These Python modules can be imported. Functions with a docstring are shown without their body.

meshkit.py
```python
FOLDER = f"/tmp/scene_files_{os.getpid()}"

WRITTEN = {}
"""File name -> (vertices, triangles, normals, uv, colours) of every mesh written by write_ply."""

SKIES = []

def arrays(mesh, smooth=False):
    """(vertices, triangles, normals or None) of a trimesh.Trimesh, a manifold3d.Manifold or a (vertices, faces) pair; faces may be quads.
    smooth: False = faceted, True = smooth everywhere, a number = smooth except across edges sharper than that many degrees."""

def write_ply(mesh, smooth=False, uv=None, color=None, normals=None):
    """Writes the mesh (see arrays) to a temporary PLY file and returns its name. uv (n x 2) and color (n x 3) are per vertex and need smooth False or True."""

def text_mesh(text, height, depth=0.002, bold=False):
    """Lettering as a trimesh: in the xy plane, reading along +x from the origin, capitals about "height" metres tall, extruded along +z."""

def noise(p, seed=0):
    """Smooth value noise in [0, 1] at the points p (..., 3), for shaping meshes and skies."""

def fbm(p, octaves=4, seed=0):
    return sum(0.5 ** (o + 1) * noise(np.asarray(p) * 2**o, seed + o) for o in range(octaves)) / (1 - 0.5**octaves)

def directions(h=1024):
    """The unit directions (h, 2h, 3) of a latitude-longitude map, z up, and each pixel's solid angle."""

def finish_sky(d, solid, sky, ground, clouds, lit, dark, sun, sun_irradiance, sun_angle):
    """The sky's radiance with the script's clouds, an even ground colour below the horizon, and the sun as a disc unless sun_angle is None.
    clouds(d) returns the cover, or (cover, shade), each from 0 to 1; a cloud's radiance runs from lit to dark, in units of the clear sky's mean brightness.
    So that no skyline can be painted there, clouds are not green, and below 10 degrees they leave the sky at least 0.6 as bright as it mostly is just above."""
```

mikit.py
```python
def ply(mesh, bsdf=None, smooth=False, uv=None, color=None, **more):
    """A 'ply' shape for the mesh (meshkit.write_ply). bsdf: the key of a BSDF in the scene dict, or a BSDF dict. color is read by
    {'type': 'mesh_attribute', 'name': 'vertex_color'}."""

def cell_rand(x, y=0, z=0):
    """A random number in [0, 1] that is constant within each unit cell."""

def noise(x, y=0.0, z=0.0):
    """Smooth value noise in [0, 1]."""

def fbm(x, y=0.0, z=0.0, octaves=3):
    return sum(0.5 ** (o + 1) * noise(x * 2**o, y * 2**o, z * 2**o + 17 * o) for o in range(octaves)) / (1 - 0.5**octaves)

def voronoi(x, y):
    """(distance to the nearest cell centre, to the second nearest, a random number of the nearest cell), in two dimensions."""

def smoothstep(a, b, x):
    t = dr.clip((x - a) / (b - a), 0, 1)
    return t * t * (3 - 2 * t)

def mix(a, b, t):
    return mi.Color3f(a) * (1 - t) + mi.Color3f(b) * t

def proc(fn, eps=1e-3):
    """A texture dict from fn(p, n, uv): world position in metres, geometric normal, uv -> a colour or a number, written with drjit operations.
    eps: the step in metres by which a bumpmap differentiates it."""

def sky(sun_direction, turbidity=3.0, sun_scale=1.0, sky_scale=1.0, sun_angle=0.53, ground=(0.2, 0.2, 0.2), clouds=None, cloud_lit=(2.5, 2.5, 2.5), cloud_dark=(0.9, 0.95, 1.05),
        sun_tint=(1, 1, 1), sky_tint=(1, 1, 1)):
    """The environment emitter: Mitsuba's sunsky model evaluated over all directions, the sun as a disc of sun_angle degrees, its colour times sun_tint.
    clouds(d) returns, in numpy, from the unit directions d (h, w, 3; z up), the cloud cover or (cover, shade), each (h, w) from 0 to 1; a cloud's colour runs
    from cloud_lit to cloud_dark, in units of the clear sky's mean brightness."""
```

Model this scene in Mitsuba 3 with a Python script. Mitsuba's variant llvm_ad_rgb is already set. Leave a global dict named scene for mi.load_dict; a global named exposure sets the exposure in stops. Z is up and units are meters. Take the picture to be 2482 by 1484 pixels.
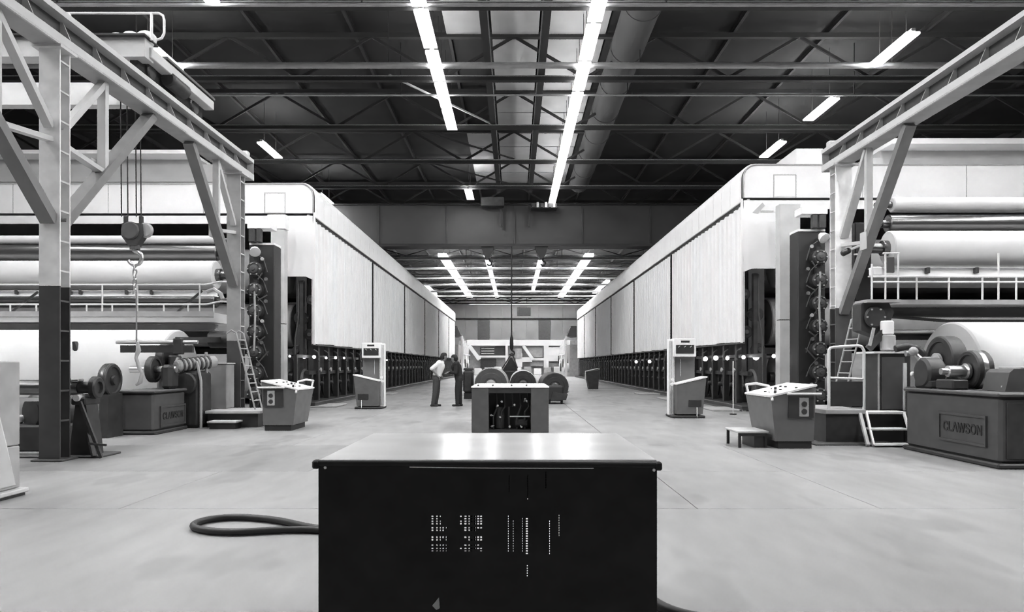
import math
import numpy as np, trimesh, manifold3d as m3, mitsuba as mi, drjit as dr
import mikit, meshkit
from shapely.geometry import Polygon, box as sbox

# ------------------------------------------------------------------ camera, light levels, exposure
FOCAL, WIDTH, HEIGHT = 1800.0, 2482, 1484
EYE = 1.35
scene, labels = {}, {}
T = mi.ScalarTransform4f
scene['camera'] = {'type': 'perspective', 'fov_axis': 'x', 'fov': math.degrees(2 * math.atan(WIDTH / 2 / FOCAL)),
                   'near_clip': 0.1, 'far_clip': 500.0,
                   'principal_point_offset_x': -5.0 / WIDTH, 'principal_point_offset_y': -142.0 / HEIGHT,
                   'to_world': T().look_at(origin=[0, 0, EYE], target=[0, 10, EYE], up=[0, 0, 1])}
LAMP = 17.0            # radiance of the fluorescent tubes
exposure = 0.75

# ------------------------------------------------------------------ materials (a black and white print: greys only)
noise, fbm, smoothstep, cell_rand = mikit.noise, mikit.fbm, mikit.smoothstep, mikit.cell_rand
def gray(v): return {'type': 'rgb', 'value': [float(v)] * 3}
def mat(name, v, rough=0.6, metallic=0.0, spec=0.4):
    c = mikit.proc(v) if callable(v) else gray(v)
    scene['mat_' + name] = {'type': 'twosided', 'bsdf': {'type': 'principled', 'base_color': c, 'roughness': rough, 'metallic': metallic, 'specular': spec}}
def floor_fn(p, n, uv):
    a = fbm(p.x * 0.55, p.y * 0.55, 3.0, 4)
    b = fbm(p.x * 5.0, p.y * 1.3, 9.0, 3)
    scuff = smoothstep(0.66, 0.80, fbm(p.x * 1.7 + 4, p.y * 0.8, 1.0, 3))
    return mi.Color3f(0.24 * (0.74 + 0.34 * a) * (0.9 + 0.2 * b) * (1 - 0.16 * scuff))
def worn(v, amt=0.35, sc=3.0):
    def fn(p, n, uv):
        return mi.Color3f(v * (1 - amt / 2 + amt * fbm(p.x * sc, p.y * sc, p.z * sc, 3)))
    return fn
mat('floor', floor_fn, 0.42, spec=0.5)
def floor_shade_fn(p, n, uv): return floor_fn(p, n, uv) * 0.82  # darker tone puts a shadow band into the slab colour
mat('floor_shade', floor_shade_fn, 0.45, spec=0.5)
mat('joint', 0.05, 0.9)
mat('ceiling', worn(0.030, 0.5, 0.6), 0.9, spec=0.05)
mat('lamplit_panel', worn(0.40, 0.4, 0.8), 0.8)
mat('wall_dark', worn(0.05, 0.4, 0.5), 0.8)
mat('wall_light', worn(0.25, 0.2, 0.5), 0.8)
mat('wall_far', worn(0.85, 0.4, 0.35), 0.8)
mat('steel_dark', 0.035, 0.7, spec=0.08)
mat('brace_steel', worn(0.20, 0.3, 4), 0.6, spec=0.2)
mat('steel_black', 0.02, 0.5)
mat('steel_grey', worn(0.26, 0.4, 4), 0.55)
mat('steel_light', worn(0.50, 0.25, 3), 0.5)
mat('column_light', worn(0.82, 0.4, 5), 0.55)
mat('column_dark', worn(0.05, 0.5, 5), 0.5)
mat('rail_white', 0.75, 0.4)
mat('hood', worn(0.86, 0.10, 1.2), 0.5)
mat('girder', worn(0.075, 0.3, 0.8), 0.8, spec=0.1)
mat('duct', 0.07, 0.8, spec=0.1)
mat('hood_grey', worn(0.40, 0.3, 1.2), 0.55)
mat('machine', worn(0.028, 0.6, 6), 0.45)
mat('machine_mid', worn(0.06, 0.4, 5), 0.45)
mat('machine_light', worn(0.34, 0.4, 5), 0.45)
mat('bright_metal', 0.75, 0.28, 1.0)
mat('dark_metal', 0.16, 0.3, 1.0)
mat('paper', worn(0.60, 0.06, 1.0), 0.75, spec=0.2)
mat('rubber', 0.02, 0.55)
mat('console', worn(0.105, 0.3, 6), 0.45)
mat('console_top', worn(0.78, 0.1, 6), 0.4)
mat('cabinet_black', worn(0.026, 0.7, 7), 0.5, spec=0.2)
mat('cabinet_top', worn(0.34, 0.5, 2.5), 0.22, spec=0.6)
mat('box_grey', worn(0.075, 0.3, 8), 0.5)
mat('skin', 0.20, 0.5)
mat('cloth_white', 0.78, 0.85, spec=0.1)
mat('cloth_dark', worn(0.03, 0.4, 20), 0.85, spec=0.1)
mat('cloth_grey', worn(0.06, 0.4, 20), 0.85, spec=0.1)
mat('hair', 0.012, 0.6)
mat('white_paint', 0.75, 0.5)
mat('print_grey', 0.45, 0.6)
mat('lamp_body', 0.7, 0.5)

# ------------------------------------------------------------------ mesh helpers
class B:
    """collects pieces of one mesh"""
    def __init__(self): self.v, self.f, self.n = [], [], 0
    def add(self, v, f):
        v, f = np.asarray(v, float), np.asarray(f, int)
        self.v.append(v); self.f.append(f + self.n); self.n += len(v)
        return self
    def tm(self, m): return self.add(m.vertices, m.faces)
    def box(self, x0, x1, y0, y1, z0, z1, b=0.0):
        x0, x1 = min(x0, x1), max(x0, x1); y0, y1 = min(y0, y1), max(y0, y1); z0, z1 = min(z0, z1), max(z0, z1)
        if b <= 0:
            v = [(x, y, z) for x in (x0, x1) for y in (y0, y1) for z in (z0, z1)]
            f = [[0, 1, 3], [0, 3, 2], [4, 6, 7], [4, 7, 5], [0, 4, 5], [0, 5, 1], [2, 3, 7], [2, 7, 6], [0, 2, 6], [0, 6, 4], [1, 5, 7], [1, 7, 3]]
            return self.add(v, f)
        b = min(b, (x1 - x0) / 2.1, (y1 - y0) / 2.1, (z1 - z0) / 2.1)
        pts = []
        for x, sx in ((x0, 1), (x1, -1)):
            for y, sy in ((y0, 1), (y1, -1)):
                for z, sz in ((z0, 1), (z1, -1)):
                    pts += [(x, y + sy * b, z + sz * b), (x + sx * b, y, z + sz * b), (x + sx * b, y + sy * b, z)]
        return self.hull(pts)
    def hull(self, pts):
        m = m3.Manifold.hull_points(np.asarray(pts, float)).to_mesh()
        return self.add(m.vert_properties[:, :3], m.tri_verts)
    def lathe(self, p, axis, prof, n=24):
        """prof: (distance along the axis, radius) pairs"""
        a = np.asarray(axis, float); a /= np.linalg.norm(a)
        u = np.cross(a, [0, 0, 1.0] if abs(a[2]) < 0.9 else [1.0, 0, 0]); u /= np.linalg.norm(u); w = np.cross(a, u)
        ang = np.arange(n) * 2 * np.pi / n
        ring = np.cos(ang)[:, None] * u + np.sin(ang)[:, None] * w
        p = np.asarray(p, float)
        if prof[0][1] > 0: prof = [(prof[0][0], 0.0)] + list(prof)
        if prof[-1][1] > 0: prof = list(prof) + [(prof[-1][0], 0.0)]
        v = np.vstack([p + t * a + r * ring for t, r in prof]); f = []
        k = np.arange(n); k1 = (k + 1) % n
        for i in range(len(prof) - 1):
            f += [np.stack([i * n + k, i * n + k1, (i + 1) * n + k1], 1), np.stack([i * n + k, (i + 1) * n + k1, (i + 1) * n + k], 1)]
        return self.add(v, np.vstack(f))
    def cyl(self, p0, p1, r, n=20, b=0.0, r1=None):
        p0, p1 = np.asarray(p0, float), np.asarray(p1, float); L = np.linalg.norm(p1 - p0); r1 = r if r1 is None else r1
        prof = [(0, r - b), (b, r), (L - b, r1), (L, r1 - b)] if b > 0 else [(0, r), (L, r1)]
        return self.lathe(p0, p1 - p0, prof, n)
    def ball(self, c, r, n=12, sz=1.0):
        t = np.linspace(0, np.pi, n // 2 + 2)
        return self.lathe(np.asarray(c, float), (0, 0, 1), [(-math.cos(x) * r * sz, max(math.sin(x) * r, 0)) for x in t], n)
    def tube(self, pts, r, n=8):
        p = np.asarray(pts, float); t = np.gradient(p, axis=0); t /= np.linalg.norm(t, axis=1, keepdims=True) + 1e-12
        a = np.cross(t[0], [0, 0, 1.0] if abs(t[0][2]) < 0.9 else [1.0, 0, 0]); fr = []
        for k in range(len(p)):
            a = a - t[k] * (a @ t[k]); a /= np.linalg.norm(a); fr.append((a, np.cross(t[k], a)))
        ang = np.arange(n) * 2 * np.pi / n; r = np.broadcast_to(r, (len(p),))
        v = np.vstack([p[k] + r[k] * (np.cos(ang)[:, None] * fr[k][0] + np.sin(ang)[:, None] * fr[k][1]) for k in range(len(p))] + [p[:1], p[-1:]])
        f = []; j = np.arange(n); j1 = (j + 1) % n
        for i in range(len(p) - 1):
            f += [np.stack([i * n + j, i * n + j1, (i + 1) * n + j1], 1), np.stack([i * n + j, (i + 1) * n + j1, (i + 1) * n + j], 1)]
        e = len(p) * n; f += [np.stack([j1, j, j * 0 + e], 1), np.stack([(len(p) - 1) * n + j, (len(p) - 1) * n + j1, j * 0 + e + 1], 1)]
        return self.add(v, np.vstack(f))
    def bar(self, p0, p1, w, h, up=(0, 0, 1)):
        """a rectangular bar; w across, h along up"""
        p0, p1 = np.asarray(p0, float), np.asarray(p1, float); t = p1 - p0; t /= np.linalg.norm(t)
        s = np.cross(t, up); s /= np.linalg.norm(s); u = np.cross(s, t)
        v = [p + a * s * w / 2 + c * u * h / 2 for p in (p0, p1) for a in (-1, 1) for c in (-1, 1)]
        f = [[0, 1, 3], [0, 3, 2], [4, 6, 7], [4, 7, 5], [0, 4, 5], [0, 5, 1], [2, 3, 7], [2, 7, 6], [0, 2, 6], [0, 6, 4], [1, 5, 7], [1, 7, 3]]
        return self.add(v, f)
    def ibar(self, p0, p1, w, h, t=0.02, up=(0, 0, 1)):
        """an I section: two flanges (across w) and a web (height h)"""
        p0, p1 = np.asarray(p0, float), np.asarray(p1, float); d = p1 - p0; d /= np.linalg.norm(d)
        s = np.cross(d, up); s /= np.linalg.norm(s); u = np.cross(s, d)
        for o, bw, bh in ((u * (h / 2 - t / 2), w, t), (-u * (h / 2 - t / 2), w, t), (u * 0, t, h - 2 * t)):
            self.bar(p0 + o, p1 + o, bw, bh, up)
        return self
    def prism(self, poly, plane, a, b):
        poly = poly if isinstance(poly, Polygon) else Polygon(poly)
        m = trimesh.creation.extrude_polygon(poly, b - a, engine='earcut'); v = np.array(m.vertices); v[:, 2] += a
        v = {'xy': v, 'xz': v[:, [0, 2, 1]], 'yz': v[:, [2, 0, 1]]}[plane]
        f = np.array(m.faces); return self.add(v, f[:, ::-1] if plane == 'xz' else f)
    def mesh(self): return np.vstack(self.v), np.vstack(self.f)
    def rot(self, c, deg):
        """turns everything collected so far about the vertical through c"""
        a = math.radians(deg); R = np.array([[math.cos(a), -math.sin(a), 0], [math.sin(a), math.cos(a), 0], [0, 0, 1]]); c = np.array([c[0], c[1], 0.0])
        self.v = [(v - c) @ R.T + c for v in self.v]; return self
    def flipx(self, x=0.0):
        self.v = [np.array(v) * [-1, 1, 1] + [2 * x, 0, 0] for v in self.v]; self.f = [f[:, ::-1] for f in self.f]; return self

_count = {}
def numbered(name):
    k = _count.get(name, 0); _count[name] = k + 1
    return name if k == 0 else f'{name}_{k:03d}'
def thing(name, label, cat, group=None, kind=None):
    key = numbered(name)
    labels[key] = {'label': label, 'category': cat}
    if group: labels[key]['group'] = group
    if kind: labels[key]['kind'] = kind
    return key
def part(parent, name, b, m, smooth=False, label=None, kind=None, **more):
    key = numbered(parent + '__' + name)
    scene[key] = mikit.ply(b.mesh() if isinstance(b, B) else b, 'mat_' + m, smooth=smooth, **more)
    if label or kind:
        labels[key] = {}
        if label: labels[key]['label'] = label
        if kind: labels[key]['kind'] = kind
    return key
def single(name, label, cat, b, m, smooth=False, group=None):
    key = thing(name, label, cat, group)
    scene[key] = mikit.ply(b.mesh() if isinstance(b, B) else b, 'mat_' + m, smooth=smooth)
    return key
def struct(name, b, m, smooth=False):
    key = numbered(name); scene[key] = mikit.ply(b.mesh(), 'mat_' + m, smooth=smooth); labels[key] = {'kind': 'structure'}
    return key
ORD = ['first', 'second', 'third', 'fourth', 'fifth', 'sixth', 'seventh', 'eighth', 'ninth', 'tenth', 'eleventh', 'twelfth', 'thirteenth', 'fourteenth', 'fifteenth', 'sixteenth',
       'seventeenth', 'eighteenth', 'nineteenth', 'twentieth', 'twenty-first', 'twenty-second', 'twenty-third', 'twenty-fourth']
rng = np.random.default_rng(7)

# ------------------------------------------------------------------ the setting
FAR, BACK, SIDE, TOP = 122.0, -14.0, 24.0, 12.7
b = B()
SLABS = [(-15, 15, -8, 1.0), (-15, 15, 1.0, 6.95)] \
    + [(a, c, 6.95, 9.4) for a, c in ((-15, -3.7), (-3.7, 1.72), (1.72, 3.44), (3.44, 15))] + [(a, c, 9.4, 12.4) for a, c in ((-15, -2.6), (-2.6, 3.44), (3.44, 15))] \
    + [(a, c, y0, y1) for y0, y1 in ((12.4, 17.6), (17.6, 23), (23, 28.5), (28.5, 34), (34, 40)) for a, c in ((-15, -9.3), (-9.3, -3.7), (-3.7, 1.72), (1.72, 5.6), (5.6, 15))]
b.box(-SIDE, -15, BACK, FAR, -0.3, 0).box(15, SIDE, BACK, FAR, -0.3, 0)
b.box(-15, 15, BACK, -8, -0.3, 0).box(-15, 15, 40, FAR, -0.3, 0)
struct('floor', b, 'floor')
part('floor', 'joint_bed', B().box(-15, 15, -8, 40, -0.3, -0.02), 'joint')
for x0, x1, y0, y1 in SLABS:
    part('floor', 'slab', B().box(x0 + .005, x1 - .005, y0 + .005, y1 - .005, -0.02, 0, 0.004), 'floor_shade' if x0 == -15 and y0 == 9.4 else 'floor')
struct('wall_back', B().box(-SIDE, SIDE, BACK - .3, BACK, 0, TOP), 'wall_light')
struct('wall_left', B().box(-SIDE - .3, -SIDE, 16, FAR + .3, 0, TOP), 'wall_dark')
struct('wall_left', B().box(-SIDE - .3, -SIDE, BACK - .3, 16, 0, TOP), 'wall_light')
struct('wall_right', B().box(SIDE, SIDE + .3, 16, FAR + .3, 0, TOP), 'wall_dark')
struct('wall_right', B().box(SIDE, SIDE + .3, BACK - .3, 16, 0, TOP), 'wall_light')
struct('wall_far', B().box(-SIDE, SIDE, FAR, FAR + .3, 0, TOP), 'wall_far')
# the far wall: boarded upper band, a dark rail, panels and a louvre
for k in range(16):
    x = -16 + 2.0 * k
    part('wall_far', 'upper_panel', B().box(x + .03, x + 1.97, FAR - .08, FAR, 9.0, 11.6, .02), 'wall_far')
    part('wall_far', 'lower_panel', B().box(x + .03, x + 1.97, FAR - .08, FAR, 5.4, 8.7, .02), 'wall_far' if k % 5 else 'steel_grey')
part('wall_far', 'rail', B().box(-16, 16, FAR - .25, FAR, 8.72, 8.95), 'steel_dark')
b = B().box(0.542, 2.711, FAR - .16, FAR - .08, 9.348, 10.703)
for k in range(5): b.box(0.542, 2.711, FAR - .22, FAR - .14, 9.348 + .27 * k + .05, 9.348 + .27 * k + .14)
part('wall_far', 'louvre', b, 'machine_mid', label='grey louvred vent')
struct('ceiling', B().box(-SIDE, SIDE, BACK - .3, FAR + .3, TOP, TOP + .3), 'ceiling')
for k in range(14):                    # ribbed roof deck: battens along the hall
    x = -22.4 + 3.2 * k
    part('ceiling', 'purlin', B().ibar((x + 1.0, BACK, TOP - .1), (x + 1.0, FAR, TOP - .1), .1, .2), 'steel_dark')

for i in range(6):                     # paler roof boards: lamp glow between the central rows put into their colour
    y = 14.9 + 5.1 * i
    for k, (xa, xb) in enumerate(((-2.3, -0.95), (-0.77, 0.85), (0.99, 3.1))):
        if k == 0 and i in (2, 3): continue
        for q in range(2): part('ceiling', 'lamplit_panel', B().box(xa + .03, xb - .03, y + 2.5 * q + .04, y + 2.5 * q + 2.44, TOP - .26, TOP - .2, .01), 'lamplit_panel')
# ------------------------------------------------------------------ roof trusses
TRUSS_Y = [14.8 + 5.1 * k for k in range(21)]
for i, y in enumerate(TRUSS_Y):
    t = thing('roof_truss', f'dark steel roof truss across the hall, {ORD[i]} in depth from the camera', 'roof truss', 'roof trusses')
    part(t, 'bottom_chord', B().bar((-SIDE, y, 10.95), (SIDE, y, 10.95), .20, .13), 'steel_dark')
    part(t, 'bottom_chord_flange', B().box(-SIDE, SIDE, y - .13, y + .13, 11.015, 11.045), 'steel_grey')
    part(t, 'top_chord', B().bar((-SIDE, y, 12.42), (SIDE, y, 12.42), .18, .16), 'steel_dark')
    n = 20 if i < 8 else 10
    w = 2 * SIDE / n
    for k in range(n):
        xa, xb = -SIDE + w * k, -SIDE + w * (k + 1)
        za, zb = (11.0, 12.4) if k % 2 else (12.4, 11.0)
        part(t, 'web_member', B().bar((xa, y, za), (xb, y, zb), .07, .09), 'steel_dark')
for x, wd in ((-0.86, 'left'), (0.92, 'right')):
    t = thing('monorail_beam', f'dark steel monorail beam running along the roof trusses, {wd} one of the pair', 'steel beam', 'monorail beams')
    part(t, 'web', B().box(x - .02, x + .02, 10, 42, 11.12, 11.6), 'steel_dark')
    part(t, 'bottom_flange', B().box(x - .11, x + .11, 10, 42, 11.08, 11.12), 'steel_dark')
    part(t, 'top_flange', B().box(x - .11, x + .11, 10, 42, 11.6, 11.63), 'steel_light')
for y, z, r, lab in ((23.6, 10.86, .10, 'thick pale pipe slung across under the roof trusses'), (19.5, 10.80, .05, 'thin pale pipe across the top edge of the picture'),
                     (26.2, 10.86, .035, 'thin pale conduit across behind the thick pipe')):
    t = thing('ceiling_pipe', lab, 'pipe')
    part(t, 'pipe', B().cyl((-SIDE, y, z), (SIDE, y, z), r, 14), 'machine_light', smooth=30)
    for x in range(-20, 21, 8): part(t, 'hanger', B().bar((x, y, z), (x, y, 12.72), .03, .03, (0, 1, 0)), 'steel_dark')
t = thing('ventilation_duct', 'long round grey ventilation duct beside the right row of ceiling lamps', 'duct')
part(t, 'duct', B().cyl((3.75, 8, 11.85), (3.75, 43, 11.85), .55, 28), 'duct', smooth=30)
for k in range(12): part(t, 'joint_ring', B().cyl((3.75, 9.5 + 3 * k, 11.85), (3.75, 9.58 + 3 * k, 11.85), .575, 28), 'duct', smooth=30)
for k, (x0, x1, y) in enumerate(((-4.6, 4.6, 30.1), (-4.6, 4.6, 35.2), (-4.2, -.9, 25.0))):
    t = thing('ceiling_brace', f'thin diagonal brace between the roof trusses, {ORD[k]} in depth', 'brace', 'ceiling braces')
    part(t, 'brace', B().bar((x0, y, 11.1), (x1 if k == 2 else 0, y + 5.1, 11.1), .06, .06), 'steel_light' if k == 2 else 'steel_dark')

# ------------------------------------------------------------------ fluorescent lamps
scene['mat_tube'] = {'type': 'diffuse', 'reflectance': gray(0.5)}
def emitting(parent, name, b, level, label=None):
    key = part(parent, name, b, 'tube', label=label)
    scene[key]['emitter'] = {'type': 'area', 'radiance': gray(level)}
def fluorescent(x, y, z, label, group, length=2.36, w=.40, level=2.6):
    t = thing('fluorescent_lamp', label, 'ceiling lamp', group)
    # reflector: a folded trough open at the bottom, with an uplight slot left beside the spine
    part(t, 'housing', B().box(x - .06, x + .06, y, y + length, z + .07, z + .16, .01), 'lamp_body')
    part(t, 'diffuser', B().box(x - .01, x + .01, y, y + length, z + .065, z + .07), 'lamp_body')
    emitting(t, 'tube', B().prism([(x - w / 2, z), (x + w / 2, z), (x + w / 2, z + .05), (x + w / 2 - .03, z + .065), (x - w / 2 + .03, z + .065), (x - w / 2, z + .05)], 'xz', y + .02, y + length - .02), LAMP * level, 'glowing white tube')
    for yy in (y + .4, y + length - .4):
        part(t, 'hanger', B().bar((x, yy, z + .15), (x, yy, 12.72), .015, .015, (0, 1, 0)), 'steel_dark')
ZL = 10.72
k = 0
for i in range(8):
    y = 27.35 - 2.56 * i
    fluorescent(-2.47, y, ZL, f'fluorescent lamp of the left central row, {ORD[i]} from the far end of its run', 'left central row of lamps', level=.70)
fluorescent(-2.47, 39.9, ZL, 'single short fluorescent lamp far down the left row, standing apart before the crane girder', 'left central row of lamps')
for i in range(13):
    y = 41.0 - 2.56 * i
    fluorescent(2.2, y, ZL, f'fluorescent lamp of the right central row, {ORD[i]} from its end at the crane girder', 'right central row of lamps', level=.70)
for i, y in enumerate((41.0, 31.4, 21.3, 16.2, 11, 6, 1)):  # the four nearest are unseen, added for light on the machine fronts
    fluorescent(-10.7, y, ZL, f'lone fluorescent lamp in the dark left part of the ceiling, {ORD[i]} from the far end', 'outer left lamps', w=.36)
for i, y in enumerate((31.3, 26.2, 21.0, 15.9, 11, 6, 1)):  # here too the last four are added, out of view
    fluorescent(11.3, y, ZL, f'lone fluorescent lamp in the dark right part of the ceiling, {ORD[i]} from the far end', 'outer right lamps', w=.40)
fluorescent(-7.8, 16.9, ZL, 'fluorescent lamp cut by the top edge of the picture, left of the central rows', 'outer left lamps', w=.36)
for sg, word in ((-1, 'left'), (1, 'right')):      # rows out of view, added to brighten the machine fronts
    for i, y in enumerate((12, 7, 2)):
        fluorescent(sg * 15.5, y, ZL, f'added fluorescent lamp over the {word} machine, unseen before the picture, {ORD[i]} coming back', f'added rows over the {word} machine', length=4.8, w=.44)
        fluorescent(sg * 6.6, y, ZL, f'added fluorescent lamp over the {word} edge of the front aisle, before the picture, {ORD[i]} back', f'added rows over the {word} front aisle', length=4.8, w=.44)
# beyond the crane the lamps run on as unbroken strips
def strip(x, y0, y1, label, w):
    t = thing('strip_lamp', label, 'ceiling lamp', 'strip lamps beyond the crane')
    part(t, 'housing', B().box(x - .12, x + .12, y0, y1, ZL + .22, ZL + .3), 'lamp_body')
    emitting(t, 'tube', B().box(x - w / 2, x + w / 2, y0, y1, ZL, ZL + .22), LAMP * 1.0, 'glowing white strip')
    for yy in np.arange(y0 + 1, y1, 6): part(t, 'hanger', B().bar((x, yy, ZL + .3), (x, yy, 12.72), .03, .03, (0, 1, 0)), 'steel_dark')
strip(-6.2, 64, 104, 'broad strip of lamps beyond the crane, leftmost of the four', .75)
strip(-2.4, 64, 104, 'narrow strip of lamps beyond the crane, second from left', .4)
strip(2.4, 64, 94, 'narrow strip of lamps beyond the crane, third from left', .4)
strip(6.5, 64, 104, 'broad strip of lamps beyond the crane, rightmost of the four', .75)
t = thing('added_wall_lamp', 'added unseen lamp brightening the far wall from behind the last roof truss', 'ceiling lamp')  # added fill light for the far wall, no such lamp is seen
part(t, 'housing', B().box(-7, 11, 117.2, 117.3, 10.92, 11.04), 'lamp_body')
emitting(t, 'tube', B().box(-7, 11, 117.3, 117.5, 10.92, 11.02), LAMP * 2.4)
for x in (-6, 2, 10): part(t, 'hanger', B().bar((x, 117.25, 11.04), (x, 117.25, 12.72), .04, .04, (0, 1, 0)), 'steel_dark')
strip(-10.6, 90, 100, 'short lamp strip just above the far end of the left white hood', .5)
strip(10.6, 84, 98, 'short lamp strip just above the far end of the right white hood', .5)

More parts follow.
